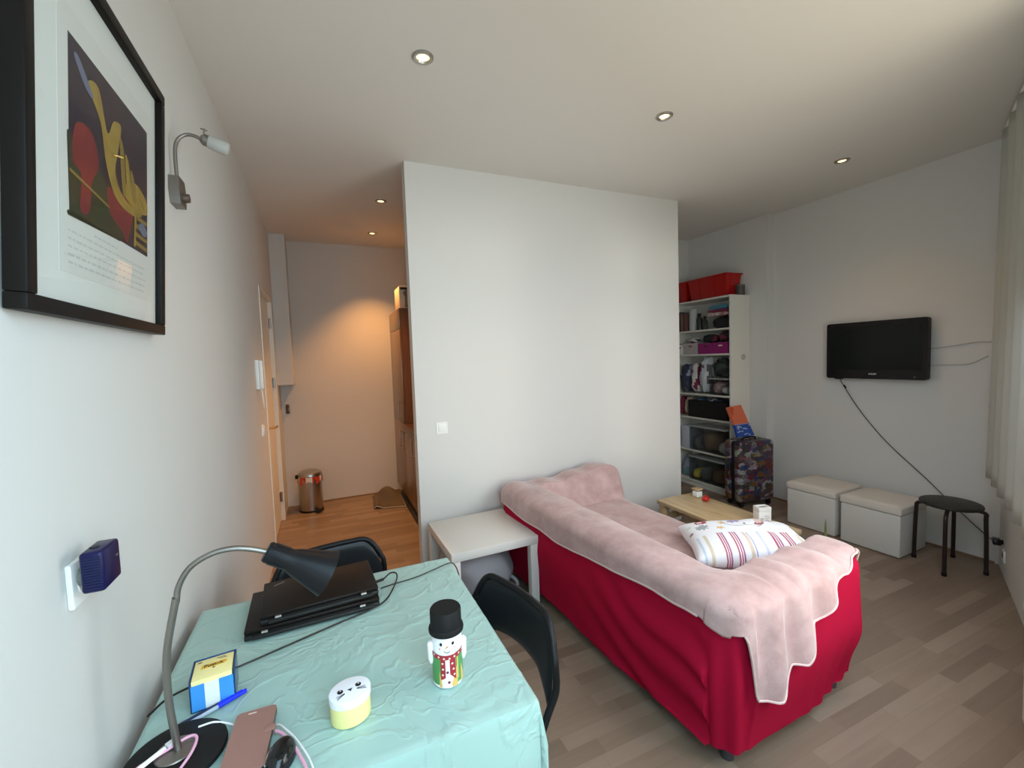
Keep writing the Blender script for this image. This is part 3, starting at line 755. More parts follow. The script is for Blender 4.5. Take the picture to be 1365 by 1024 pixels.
# fleece blanket draped over back, arms and seat
FL = bpy.data.materials.new('pink_fleece'); nt, N, L, P = nodes(FL)
tc = N.new('ShaderNodeTexCoord')
nz = N.new('ShaderNodeTexNoise'); nz.inputs['Scale'].default_value = 7; nz.inputs['Detail'].default_value = 6; nz.inputs['Roughness'].default_value = .65; L.new(tc.outputs['Object'], nz.inputs['Vector'])
rp = N.new('ShaderNodeValToRGB'); rp.color_ramp.elements[0].position = .34; rp.color_ramp.elements[0].color = (.385, .25, .24, 1); rp.color_ramp.elements[1].position = .66; rp.color_ramp.elements[1].color = (.53, .375, .365, 1)
L.new(nz.outputs['Fac'], rp.inputs[0]); L.new(rp.outputs[0], P.inputs['Base Color']); P.inputs['Roughness'].default_value = .85; P.inputs['Sheen Weight'].default_value = .55; P.inputs['Sheen Roughness'].default_value = .35; P.inputs['Specular IOR Level'].default_value = .2
nb = N.new('ShaderNodeTexNoise'); nb.inputs['Scale'].default_value = 260; L.new(tc.outputs['Object'], nb.inputs['Vector']); bp = N.new('ShaderNodeBump'); bp.inputs['Strength'].default_value = .25; bp.inputs['Distance'].default_value = .004
L.new(nb.outputs['Fac'], bp.inputs['Height']); L.new(bp.outputs[0], P.inputs['Normal'])
HB = [(0, .16), (.12, .13), (.35, .125), (.6, .15), (.9, .18), (1.2, .185), (1.5, .175), (1.83, .16)]          # hang along the back, by y
HN = [(.030, .15), (.050, .30), (.065, .37), (.10, .40), (.17, .41), (.22, .385), (.28, .315), (.34, .325), (.39, .29), (.43, .225), (.50, .20), (.57, .16), (.68, .09), (.80, .05)]  # hang along the near arm, by x
def bl_top(x, y):
    z = softtop(x, y, .012)
    xb = 1-sstep(.2, .3, x)
    fa = sstep(SL-.30, SL-.16, y)
    z += fa*.045*sstep(.35, .8, x) + .008*fa*math.sin(x*26)
    ya = 1-sstep(.18, .29, y)
    z += .013*ya*max(0, math.sin((x+y*.35)*30+1.5*noise.noise(Vector((x*4, y*4, 3)))))*(1-xb*.5)
    z += .006*noise.noise(Vector((x*6, y*6, 0))) + .004
    return z
def bl_bulge(ex, ey, th, dn):
    k = min(1, dn/.12)
    v = .014 + cov_bulge(ex, ey, th, dn)
    if abs(th+PI/2) < .02: v += k*(.012+.017*math.sin(ex*36+dn*3))
    elif abs(abs(th)-PI) < .02: v += k*.004*math.sin(ey*14)
    else: v += k*.012
    return v
BX1_, BY0_, BY1_ = SW-RI, RI, SL-RI
g = G(); NU, NV = 150, 220
hb0, hn0 = .17, .41
def bf(u, v):
    # cloth coordinates: u<0 hangs on the back, v<0 hangs on the near arm, u>1 front edge, v>1 far arm
    U = lerp(-.22, 1.14, u); V = lerp(-.24, 1.04, v)
    if V < 0: b = BY0_ + V/.24*interp(HN, lerp(RI, BX1_, U) if U >= 0 else RI + U/.22*.17)
    elif V > 1: b = BY1_ + (V-1)*.9
    else: b = lerp(BY0_, BY1_, V)
    if U < 0: a = RI + U/.22*interp(HB, max(0, b))
    elif U > 1: a = BX1_ + (U-1)/.14*(.10+.04*math.sin(b*8)+(.10 if b < .3 else 0)*sstep(.3, .1, b))
    else: a = lerp(RI, BX1_, U)
    if V < 0 and U >= 0: a += .12*max(0, BY0_-b-.15)*max(0, 1-(a-RI)/.40)
    p, d, dn = drape_pt(a, b, RI, BX1_, BY0_, BY1_, bl_top, Rr, bl_bulge, False, RI)
    return SM @ p
g.grid(bf, NU, NV)
bl = obj('blanket', g, FL, None, 180, solid=.006)
tag(bl, 'dusty pink fleece blanket draped over the red sofa', 'blanket')

def edge_pts(fn, n_): return [fn(k/n_) for k in range(n_+1)]
HEMM = M('fleece_hem', (.60, .46, .44), .85)
g = G(); g.tube(edge_pts(lambda q: bf(lerp(.09, .985, q), 0.0)+Vector((0, -.002, 0)), 110), .0045, 6); obj('hem', g, HEMM, bl)
g = G(); g.tube(edge_pts(lambda q: bf(0.0, lerp(.20, .97, q))+Vector((-.002, 0, 0)), 90), .0045, 6); obj('hem', g, HEMM, bl)

# patterned pillow lying in the corner of the seat
PIL = bpy.data.materials.new('flower_stripe_cotton'); nt, N, L, P = nodes(PIL)
tc = N.new('ShaderNodeTexCoord'); sp = N.new('ShaderNodeSeparateXYZ'); L.new(tc.outputs['Object'], sp.inputs[0])
X, Y, Z = sp.outputs
def mixc(fac, a, b):
    mx = N.new('ShaderNodeMix'); mx.data_type = 'RGBA'
    L.new(fac, mx.inputs[0])
    for i, c in ((6, a), (7, b)):
        if isinstance(c, tuple): mx.inputs[i].default_value = (*c, 1)
        else: L.new(c, mx.inputs[i])
    return mx.outputs[2]
col = (.78, .80, .84)
band = mathn(N, L, 'LESS_THAN', Y, -.045)
def stripe(x0, w_): return mathn(N, L, 'LESS_THAN', mathn(N, L, 'ABSOLUTE', mathn(N, L, 'SUBTRACT', X, x0)), w_)
cur = None
for x0, w_, c in ((-.155, .004, (.42, .10, .16)), (-.144, .003, (.42, .10, .16)), (-.134, .004, (.35, .12, .25)), (-.095, .004, (.42, .10, .16)), (-.083, .003, (.42, .10, .16)), (-.072, .004, (.35, .12, .25)), (-.03, .009, (.62, .52, .42)), (-.012, .003, (.3, .3, .5)), (.095, .005, (.42, .10, .16)), (.107, .003, (.42, .10, .16)), (.118, .004, (.35, .12, .25)), (.155, .005, (.42, .10, .16)), (.168, .003, (.42, .10, .16)), (.18, .004, (.42, .10, .16)), (-.22, .008, (.6, .55, .42)), (-.255, .006, (.5, .62, .72)), (.23, .010, (.66, .56, .42)), (.262, .003, (.42, .3, .3)), (.04, .006, (.55, .6, .78))):
    f_ = mathn(N, L, 'MULTIPLY', stripe(x0, w_), band); cur = mixc(f_, cur if cur is not None else col, c)
wob = N.new('ShaderNodeTexNoise'); wob.inputs['Scale'].default_value = 45; L.new(tc.outputs['Object'], wob.inputs['Vector'])
def blob(x0, y0, r, c, petals=0):
    global cur
    dx = mathn(N, L, 'SUBTRACT', X, x0); dy = mathn(N, L, 'SUBTRACT', Y, y0)
    d = mathn(N, L, 'SQRT', mathn(N, L, 'ADD', mathn(N, L, 'MULTIPLY', dx, dx), mathn(N, L, 'MULTIPLY', dy, dy)))
    d = mathn(N, L, 'ADD', d, mathn(N, L, 'MULTIPLY', mathn(N, L, 'SUBTRACT', wob.outputs['Fac'], .5), r*1.1))
    if petals:
        a = mathn(N, L, 'ARCTAN2', dy, dx); d = mathn(N, L, 'ADD', d, mathn(N, L, 'MULTIPLY', mathn(N, L, 'SINE', mathn(N, L, 'MULTIPLY', a, petals)), r*.22))
    cur = mixc(mathn(N, L, 'LESS_THAN', d, r), cur, c)
for b_ in ((-.19, .13, .034, (.35, .03, .07), 0), (-.195, .128, .016, (.75, .6, .6), 0), (-.20, .05, .030, (.33, .36, .38), 9), (-.02, .105, .030, (.30, .26, .50), 7), (-.02, .105, .012, (.5, .45, .7), 0), (-.09, .085, .018, (.68, .50, .22), 4), (-.115, .02, .018, (.66, .48, .20), 5), (.015, .04, .008, (.05, .06, .12), 0), (.10, .075, .022, (.30, .10, .12), 3), (.115, .105, .030, (.62, .45, .42), 0), (.17, .13, .018, (.24, .28, .45), 6), (.27, .08, .014, (.2, .2, .45), 4), (-.265, .02, .010, (.35, .2, .2), 0), (-.26, .09, .012, (.6, .66, .6), 0)): blob(*b_)
# a thin stem curling between the flowers
dx = mathn(N, L, 'SUBTRACT', X, .02); dy = mathn(N, L, 'SUBTRACT', Y, .10)
rr_ = mathn(N, L, 'SQRT', mathn(N, L, 'ADD', mathn(N, L, 'MULTIPLY', dx, dx), mathn(N, L, 'MULTIPLY', dy, mathn(N, L, 'MULTIPLY', dy, 1.9))))
ring = mathn(N, L, 'LESS_THAN', mathn(N, L, 'ABSOLUTE', mathn(N, L, 'SUBTRACT', rr_, .105)), .0022)
cur = mixc(mathn(N, L, 'MULTIPLY', ring, mathn(N, L, 'LESS_THAN', dy, .01)), cur, (.10, .08, .09))
L.new(cur, P.inputs['Base Color']); P.inputs['Roughness'].default_value = .75; P.inputs['Sheen Weight'].default_value = .1
pw, ph_, pt_ = .60, .42, .165
g = G()
def pilf(side):
    def fn(u, v):
        x = lerp(-1, 1, u); y = lerp(-1, 1, v)
        e = max(0, (1-abs(x)**2.6))*max(0, (1-abs(y)**2.6))
        X_ = x*pw/2*(1-.07*(1-abs(y))**1*abs(x)**2+.0); Y_ = y*ph_/2*(1-.06*(1-abs(x))*abs(y)**2)
        n_ = noise.noise(Vector((X_*7, Y_*7, 4)))*.010 + .008*math.sin(X_*40+Y_*25)*math.exp(-((X_-.08)/.10)**2)
        return Vector((X_, Y_, side*(pt_/2*e**.42) + n_*e))
    return fn
g.grid(pilf(1), 44, 34); g.grid(pilf(-1), 44, 34); bmesh.ops.remove_doubles(g.bm, verts=g.bm.verts, dist=2e-4)
pil = obj('pillow', g, PIL, None, 180, recentre=False)
tag(pil, 'white pillow with embroidered flowers and red stripes on the sofa seat', 'pillow')
pil.location = (2.0, 1.575, .505); pil.rotation_euler = (math.radians(1), math.radians(-2), math.radians(-31))

# ================================================================== LEFT WALL
# framed print, hung from a wire so the top leans into the room
FW, FH_ = 0.625, 0.665
t = thing('framed_picture', 'large black-framed abstract print hanging above the dining table', 'picture', (XL, 1.218, 1.63))
lean = math.atan2(.043, FH_)
FM = Matrix.Translation((XL+.003, 1.218, 1.63)) @ rotm((0, lean, 0)) @ Matrix(((0, 0, 1, 0), (1, 0, 0, 0), (0, 1, 0, 0), (0, 0, 0, 1)))   # local x -> +y (along wall), local y -> up, local z -> out
def fadd(name, g, mat, par, **k): g.bm.transform(FM); return obj(name, g, mat, par, **k)
FRB = M('frame_black', (0.010, 0.008, 0.007), 0.42, spec=.12)
fw_ = .027; fd = .030
g = G()
for a, b, c, d in ((-FW/2, FW/2, 0, fw_), (-FW/2, FW/2, FH_-fw_, FH_), (-FW/2, -FW/2+fw_, fw_, FH_-fw_), (FW/2-fw_, FW/2, fw_, FH_-fw_)): g.bx(a, b, c, d, 0, fd, .003)
fadd('frame', g, FRB, t)
g = G(); g.bx(-FW/2+fw_, FW/2-fw_, fw_, FH_-fw_, .004, .014); mount = fadd('mount', g, M('mount_board', (.63, .66, .62), .8), t)
POST = M('poster_paper', (.60, .62, .58), .7)
ps = (-.19, .255, .085, .570)
g = G(); g.bx(*ps[:2], *ps[2:], .014, .0146); poster = fadd('poster_sheet', g, POST, mount)
# the abstract image: dark ground with a yellow winged shape, red rounded shapes and green
AX0, AX1, AY0, AY1 = -.155, .225, .200, .522
ART = [M('art_ground', (.014, .013, .026), .7, col2=(.035, .018, .022), vscale=9), M('art_yellow', (.34, .235, .045), .7, col2=(.24, .16, .03), vscale=20), M('art_red', (.20, .022, .018), .7, col2=(.13, .015, .018), vscale=12), M('art_green', (.022, .038, .012), .7, col2=(.045, .032, .012), vscale=10), M('art_olive', (.20, .14, .03), .7), M('art_blue', (.12, .14, .21), .7)]
g = G(); z = .0147
def art(pts, k, dz):
    g.mi = k; g.prism([(lerp(AX0, AX1, x), lerp(AY0, AY1, y)) for x, y in pts], .0003, Matrix.Translation((0, 0, z+dz)))
def smooth_poly(pts, n=6):
    out = []; m_ = len(pts)
    for i in range(m_):
        a, b, c, d = [Vector(pts[(i+q) % m_]) for q in (-1, 0, 1, 2)]
        for k in range(n):
            t_ = k/n; p = .5*((2*b)+(c-a)*t_+(2*a-5*b+4*c-d)*t_*t_+(3*b-a-3*c+d)*t_**3); out.append((p.x, p.y))
    return out
art([(0, 0), (1, 0), (1, 1), (0, 1)], 0, 0)
art(smooth_poly([(.0, .0), (.0, .0), (.30, .0), (.55, .0), (.55, .0), (.75, .12), (.7, .33), (.4, .30), (.22, .48), (.0, .42), (.0, .42)]), 3, .0003)
art(smooth_poly([(.03, .30), (.06, .52), (.22, .56), (.30, .40), (.22, .25), (.19, .06), (.10, .04), (.11, .25)]), 2, .0006)
art(smooth_poly([(.40, .30), (.55, .33), (.66, .36), (.76, .26), (.70, .10), (.66, .01), (.58, .08), (.44, .14)]), 2, .0006)
art(smooth_poly([(.18, .83), (.30, .88), (.40, .66), (.48, .78), (.58, .80), (.54, .62), (.50, .44), (.62, .32), (.90, .30), (.72, .24), (.50, .28), (.38, .46), (.32, .68)]), 1, .0009)
for k in range(5):
    x0 = .56+.075*k; art(smooth_poly([(x0, .70-.07*k), (x0+.055, .66-.07*k), (x0+.085, .36), (x0+.035, .37)], 4), (4, 1)[k % 2], .0010+.0001*k)
art(smooth_poly([(.60, .40), (.80, .50), (.97, .44), (.99, .34), (.84, .30), (.66, .33)]), 1, .0008)
for k in range(4): art([(.78+.012*k, .04+.065*k), (.99, .03+.07*k), (.99, .06+.07*k), (.78+.012*k, .075+.065*k)], 4, .0009)
art([(.0, .22), (.42, .17), (.42, .185), (.0, .24)], 4, .0011); art([(.76, .02), (.79, .02), (.81, .33), (.78, .33)], 1, .0012)
art(smooth_poly([(.05, .90), (.10, .92), (.24, .78), (.16, .79)]), 5, .0010); art(smooth_poly([(.84, .20), (.92, .24), (.99, .18), (.92, .14)]), 5, .0010)
g.bm.transform(FM); obj('print', g, ART, poster, 0)
g = G()
random.seed(3)
for r_ in range(6):
    y = .178-.0145*r_; x = -.16+.05*(r_ == 0)*2; end = (.05 if r_ == 0 else .20)
    while x < end:
        l_ = random.uniform(.006, .022); g.bx(x, x+l_, y-(.0018 if r_ < 4 else .0032), y+.0015, .0147, .0149); x += l_+.006
fadd('caption_lines', g, M('caption_grey', (.47, .49, .47), .8), poster, smooth=0)
PGL = thin_glass('picture_glass', .04)
g = G(); g.bx(-FW/2+fw_-.002, FW/2-fw_+.002, fw_-.002, FH_-fw_+.002, .0175, .0195); fadd('glazing', g, PGL, t, smooth=0)

# wall lamp
wy = 1.84
t = thing('wall_lamp', 'small nickel wall lamp with frosted glass shade next to the framed print', 'wall lamp', (XL, wy, 2.09))
g = G(); g.prism([(-.034, -.046), (.034, -.046), (.044, .0), (.034, .046), (-.034, .046), (-.044, .0)], .030, frame_mat((XL, wy, 2.135), (0, 1, 0), (0, 0, 1))); br = obj('bracket', g, NICKEL, t)
g = G(); g.cyl((XL+.028, wy+.012, 2.122), (XL+.046, wy+.012, 2.122), .016, .0145, 20); obj('switch_knob', g, M('knob_brown', (.14, .10, .08), .4, .5), br)
g = G(); g.tube([(XL+.018, wy-.005, 2.175), (XL+.018, wy-.005, 2.265), (XL+.026, wy-.003, 2.308), (XL+.046, wy, 2.331), (XL+.07, wy, 2.335), (XL+.098, wy, 2.325)], .0058, 12, 6); obj('arm', g, NICKEL, t)
p0 = Vector((XL+.092, wy, 2.329)); d_ = Vector((.95, 0.12, -.26)).normalized(); mt = d_.to_track_quat('Z', 'Y').to_matrix().to_4x4()
g = G(); g.lathe([(0, 0), (.011, .001), (.019, .010), (.020, .026), (0, .026)], p0, 20, mat=mt); g.cyl(p0+Vector((.012, 0, .015)), p0+Vector((.014, 0, .034)), .003, n=8); g.cyl(p0+Vector((.006, -.012, .028)), p0+Vector((.02, .012, .034)), .0022, n=8); obj('lamp_holder', g, NICKEL, t)
FROST = M('frosted_glass', (.62, .62, .59), .5, trans=.45, spec=.3)
g = G(); g.lathe([(.018, .020), (.022, .028), (.0235, .068), (.022, .080), (.016, .086), (0, .088)], p0, 24, mat=mt); obj('glass_shade', g, FROST, t)

# plug-in adapter in a wall socket
t = thing('wall_socket', 'white wall socket plate behind the navy plug-in adapter', 'socket', (XL, 1.02, 1.10))
g = G(); g.box((XL+.005, 1.045, 1.145), (.010, .082, .082), bev=.003); pl = obj('cover_plate', g, WPLAST, t)
g = G(); g.lathe([(.021, .0102), (.022, .0115), (.026, .0125), (.026, .010)], (XL, 1.045, 1.145), 24, mat=rotm((0, PI/2, 0))); obj('socket_ring', g, WPLAST, pl)
t = thing('plug_in_adapter', 'navy blue plug-in network adapter beside the desk lamp', 'adapter', (XL+.05, 1.02, 1.11))
NAVY = M('navy_plastic', (.006, .006, .050), .3, spec=.3); NAVR = M('navy_ribbed', (.010, .014, .050), .45, spec=.25)
xa, xb_ = XL+.028, XL+.062; ya_, yb_ = .985, 1.055; za, zb2 = 1.136, 1.210
g = G(); g.bx(xa, xb_, ya_, yb_, za, zb2, .006, 3); b = obj('housing', g, NAVY, t)
g = G()
for k in range(12): g.bx(xa+.006, xb_-.004, ya_-.0012, ya_+.002, za+.008+.005*k, za+.0105+.005*k)
obj('cooling_ribs', g, NAVR, b, 0)
g = G(); g.cyl((xa+.012, ya_+.030, zb2-.001), (xa+.012, ya_+.030, zb2+.0012), .007, n=16); obj('reset_hole', g, BLACK, b)
g = G(); g.cyl((XL+.0126, 1.03, 1.155), (xa+.002, 1.03, 1.155), .018, .020, 20); obj('plug', g, M('plug_grey', (.16, .17, .15), .5), t)
g = G(); g.box((xb_+.0003, 1.04, 1.182), (.0008, .006, .004)); obj('indicator_light', g, STEEL, b)

# intercom handset, switch by the door
t = thing('intercom_phone', 'white intercom handset beside the entry door', 'intercom', (XL, 3.50, 1.36))
g = G(); g.box((XL+.012, 3.505, 1.475), (.024, .085, .205), bev=.005); obj('base_unit', g, WPLAST, t)
g = G(); g.box((XL+.036, 3.478, 1.475), (.024, .034, .20), bev=.008); obj('handset', g, WHITE, t)
g = G(); g.tube([(XL+.03, 3.485, 1.372), (XL+.035, 3.487, 1.30), (XL+.035, 3.51, 1.245), (XL+.03, 3.56, 1.235), (XL+.025, 3.585, 1.29), (XL+.02, 3.545, 1.372)], .0045, 8, 6); obj('coiled_cord', g, WPLAST, t)
def switch(name, label, mt):
    t = thing(name, label, 'light switch', mt.translation)
    g = G(); g.prism(rrect(.081, .081, .005), .008, mt); pl = obj('cover_plate', g, WPLAST, t)
    g = G(); g.box(mt @ Vector((0, .002, .0095)), (.052, .052, .005), mat=mt.to_3x3().to_4x4() @ rotm((.05, 0, 0)), bev=.0015); obj('rocker', g, WHITE, pl)
switch('light_switch', 'white light switch just before the entry door', frame_mat((XL, 3.64, 1.06), (0, 1, 0), (0, 0, 1)))
switch('light_switch', 'white light switch on the partition wall above the side table', frame_mat((.732, YB, 1.057), (1, 0, 0), (0, 0, 1)))
t = thing('key_hook', 'dark key hook with hanging keys beside the duct in the hall', 'key hook', (-.385, YH, 1.0))
g = G(); g.box((-.388, YH-.006, 1.065), (.035, .012, .10), bev=.003); obj('hook_plate', g, M('hook_brown', (.10, .06, .03), .4), t)
g = G(); g.cyl((-.388, YH-.012, 1.085), (-.388, YH-.035, 1.09), .005, n=8); g.box((-.385, YH-.028, 1.05), (.022, .004, .06), rot=(0, .2, 0), bev=.001); g.lathe([(.012, 0), (.014, .002), (.012, .004)], (-.388, YH-.03, 1.115), 14); obj('keys', g, M('key_bronze', (.12, .09, .06), .35, .8), t)

# ================================================================== HALL
t = thing('pedal_bin', 'steel pedal bin with a red and white bin liner by the hall wall', 'bin', (-.205, 4.985, 0))
bxx, byy = -.205, 4.985
g = G(); g.lathe([(0, .012), (.112, .012), (.113, .02), (.113, .345), (.109, .35), (0, .35)], (bxx, byy, 0), 36); obj('bin_body', g, STEEL, t)
g = G(); g.lathe([(.112, 0), (.117, .001), (.117, .016), (.112, .02), (0, .02)], (bxx, byy, 0), 36); obj('base_ring', g, BLACKM, t)
g = G(); g.lathe([(.118, .372), (.118, .385), (.108, .405), (.075, .422), (0, .428)], (bxx, byy, 0), 36); obj('lid', g, STEEL, t)
g = G(); g.box((bxx-.118, byy-.02, .372), (.04, .05, .035), bev=.006); obj('lid_hinge', g, BLACKM, t)
LIN = [M('liner_red', (.55, .05, .03), .5), M('liner_white', (.72, .66, .58), .5)]
g = G()
def linf(u, v):
    a = 2*PI*u; r = .1165+.006*math.sin(a*7)*v+.004*math.sin(a*13+1)
    return Vector((bxx+r*math.cos(a), byy+r*math.sin(a), .372-v*(.045+.035*math.sin(a*2.5+1.0)**2)))
g.grid(linf, 60, 6, True, lambda u, v: 0 if (math.sin(u*2*PI*5)+.4*math.sin(u*40)) > -.2 else 1); obj('bin_liner', g, LIN, t, 60)
g = G(); g.box((bxx+.075, byy-.135, .022), (.075, .06, .012), rot=(0, 0, .6), bev=.004); g.box((bxx+.055, byy-.105, .02), (.03, .05, .01), rot=(0, 0, .6)); obj('pedal', g, BLACKM, t)

MATF = M('mat_grey', (.105, .085, .065), .95, bump=.3, bscale=200); MATE = M('mat_edge', (.42, .36, .28), .8)
g = G()
def matz(u, v):
    return .012 + .028*max(0, 1-abs(u-.10)/.12)*(.4+.6*(1-v)) + .115*sstep(.40, .85, v)*math.exp(-((u-.55)/.33)**2) + .010*math.sin(u*9+v*5)*v
def matf(u, v): return Vector((.400+.30*u+.02*v, 4.66-.09*u+.40*v-.06*v*u, matz(u, v)))
g.grid(matf, 30, 30); t = thing('door_mat', 'rumpled grey-brown mat on the hall floor by the kitchen cabinets', 'mat', (.55, 4.8, 0))
mo = obj('mat_body', g, MATF, t, 180, solid=.010)
g = G(); g.tube([matf(0, k/12) + Vector((-.004, 0, -.003)) for k in range(12, -1, -1)] + [matf(k/12, 0)+Vector((0, -.004, -.003)) for k in range(1, 13)] + [matf(1, k/12)+Vector((.004, 0, -.003)) for k in range(1, 13)] + [matf(1-k/12, 1)+Vector((0, .003, -.003)) for k in range(1, 12)], .006, 6); obj('bound_edge', g, MATE, mo)

# kitchen units along the back of the partition (fronts face the hall)
KX = .705
OAKF = wood('brown_oak_front', (.115, .052, .020), (.20, .10, .042), (14, 14, 1.2), .32, 3, .25)
DKW = wood('dark_oak_side', (.115, .042, .013), (.17, .066, .022), (14, 14, 1.2), .4)
TOE = M('toe_kick_dark', (.035, .022, .014), .5)
def handle(g, x, y, z0, z1):
    g.cyl((x-.028, y, z0), (x-.028, y, z1), .006, n=10)
    for z in (z0+.015, z1-.015): g.cyl((x, y, z), (x-.028, y, z), .0045, n=8)
TY0, TY1 = 4.40, 5.08
t = thing('tall_cabinet', 'tall brown oak kitchen cabinet at the end of the hall', 'cabinet', (1.0, 4.74, 0))
g = G(); g.bx(KX+.02, 1.30, TY0, TY1, .15, 2.065); body = obj('carcass', g, DKW, t, 0)
g = G(); g.bx(KX+.05, 1.30, TY0+.002, TY1-.002, 0, .149); obj('plinth', g, TOE, t, 0)
for nm, z0, z1, hz in (('door', .153, .905, (.66, .84)), ('door', .909, 1.86, (.95, 1.13)), ('drawer_front', 1.864, 2.063, None)):
    g = G(); g.bx(KX, KX+.0195, TY0+.002, TY1-.002, z0, z1, .002); d_ = obj(nm, g, OAKF, t)
    if hz:
        g = G(); handle(g, KX, TY0+.10, *hz); obj('handle', g, STEEL, d_)
ys = [3.07, 3.51, 3.955, 4.398]
for i, (a, b) in enumerate(zip(ys, ys[1:])):
    t = thing('base_cabinet', ('brown oak base cabinet farthest from the tall cabinet behind the partition', 'middle brown oak base cabinet under the kitchen worktop', 'brown oak base cabinet next to the tall cabinet')[i], 'cabinet', (1.0, (a+b)/2, 0), 0, 'kitchen base cabinets')
    g = G(); g.bx(KX+.02, 1.30, a+.001, b-.001, .15, .868); obj('carcass', g, DKW, t, 0)
    g = G(); g.bx(KX+.05, 1.30, a+.001, b-.001, 0, .149); obj('plinth', g, TOE, t, 0)
    g = G(); g.bx(KX, KX+.0195, a+.002, b-.002, .153, .866, .002); d_ = obj('door', g, OAKF, t)
    g = G(); handle(g, KX, b-.07 if i != 1 else b-.07, .66, .84); obj('handle', g, STEEL, d_)
g = G(); g.bx(KX-.015, 1.32, 3.07, 4.398, .870, .908, .003); tag(obj('worktop', g, wood('worktop_brown', (.045, .022, .012), (.08, .04, .022), (12, 1.5, 12), .35)), 'dark brown kitchen worktop running to the tall cabinet', 'worktop')
t = thing('storage_box', 'pale printed storage box with dark rod handle on top of the tall cabinet', 'box', (.95, 4.60, 2.066))
g = G(); g.bx(.735, 1.10, 4.50, 4.80, 2.066, 2.30, .004); b = obj('box_body', g, M('box_pale', (.60, .55, .46), .7), t)
g = G(); g.bx(.79, 1.02, 4.4975, 4.4998, 2.085, 2.19); obj('printed_label', g, M('label_tan', (.42, .30, .17), .7, var=.6, vscale=14), b, 0)
g = G(); g.prism([(0, 0), (.05, .02), (.06, .08), (.02, .10), (-.03, .05)], .002, frame_mat((.80, 4.4975, 2.18), (1, 0, 0), (0, 0, 1))); obj('printed_motif', g, M('motif_brown', (.22, .16, .10), .7), b, 0)
g = G(); g.cyl((.745, 4.485, 2.275), (1.05, 4.485, 2.275), .011, n=12); obj('rod_handle', g, BLACKM, t)

# ================================================================== RIGHT SIDE: BENCH TABLE, BOOKCASE, SUITCASE
PINE = wood('pale_pine', (.46, .33, .17), (.60, .46, .27), (9, 1.3, 9), .45, 2.6, .1)
t = thing('coffee_table', 'long low pale pine bench table beyond the sofa', 'table', (2.565, 2.21, 0))
bx0, bx1, by0, by1, bz = 2.372, 2.758, 1.76, 2.655, .362
g = G(); g.bx(bx0, bx1, by0, by1, bz-.03, bz, .004); obj('table_top', g, PINE, t)
for x in (bx0+.03, bx1-.03):
    for y in (by0+.05, by1-.05):
        g = G(); g.box((x, y, (bz-.031)/2), (.045, .060, bz-.031), bev=.003); obj('leg', g, PINE, t)
g = G(); g.bx(bx0+.055, bx1-.055, by0+.07, by0+.10, .22, .27, .003); obj('cross_rail', g, PINE, t); g = G(); g.bx(bx0+.055, bx1-.055, by1-.075, by1-.045, .22, .27, .003); obj('cross_rail', g, PINE, t)
# candle glass
t = thing('candle_jar', 'white candle in a square glass jar with pale wooden lid', 'candle', (2.70, 2.555, bz))
g = G(); g.box((2.70, 2.555, bz+.030), (.068, .068, .058), bev=.010, seg=3); obj('glass_jar', g, GLASS, t)
g = G(); g.box((2.70, 2.555, bz+.024), (.056, .056, .046), bev=.008, seg=3); obj('wax', g, M('candle_wax', (.82, .83, .80), .5), t)
g = G(); g.box((2.70, 2.555, bz+.0645), (.064, .064, .010), bev=.003); obj('lid', g, wood('lid_wood', (.42, .28, .15), (.52, .37, .22)), t)
# small red bauble
t = thing('red_ornament', 'small shiny red ornament beside the candle jar', 'ornament', (2.665, 2.44, bz))
RDG = M('red_shine', (.45, .02, .015), .2)
g = G()
def rof(u, v):
    a = 2*PI*u; e = lerp(-PI/2, PI/2, v); r = .027*(1+.10*math.sin(a*5)*math.cos(e))
    return Vector((2.665+r*math.cos(a)*math.cos(e), 2.44+r*math.sin(a)*math.cos(e), bz+.0225+.0215*math.sin(e)))
g.grid(rof, 30, 14, True); obj('ball', g, RDG, t, 180)
g = G(); g.lathe([(.008, .044), (.008, .050), (.004, .054), (0, .054)], (2.665, 2.44, bz), 12); obj('cap', g, RDG, t)
# white lantern block
t = thing('lantern_box', 'white wooden lantern box with grey script lettering on the bench table', 'lantern', (2.648, 1.955, bz), -.30)
m = rmat(t)
LW = M('lantern_white', (.80, .79, .77), .6)
g = G()
w_, d_, h_ = .088, .062, .115
g.bx(-w_/2, w_/2, -d_/2, d_/2, 0, .085, .002)
for a, b in ((-w_/2, -w_/2+.012), (w_/2-.012, w_/2)): g.bx(a, b, -d_/2, d_/2, .085, h_, .001)
for a, b in ((-d_/2, -d_/2+.010), (d_/2-.010, d_/2)): g.bx(-w_/2+.012, w_/2-.012, a, b, .085, h_, .001)
lb = add('box_body', g, LW, t)
g = G(); g.bx(-w_/2+.0125, w_/2-.0125, -d_/2+.0105, d_/2-.0105, .0855, .106); add('dark_inset', g, M('inset_grey', (.16, .17, .15), .6), t)
g = G()
SCR = M('script_grey', (.12, .12, .13), .7)
g.tube([(-.024+.012*math.cos(a*.6)*(1-a/16), -d_/2-.0004, .034+.012*math.sin(a*.6)*(1-a/16)) for a in range(0, 15)], .0013, 5)
for r_, (x0, n_) in enumerate(((-.006, 9), (.000, 8), (.002, 7))):
    z_ = .056-.014*r_
    g.tube([(x0+.0042*k, -d_/2-.0004, z_+.0036*(1 if k % 2 else -1)*(.6+.4*math.sin(k*1.7+r_))) for k in range(n_)], .0009, 5, 3)
add('script_lettering', g, SCR, lb)

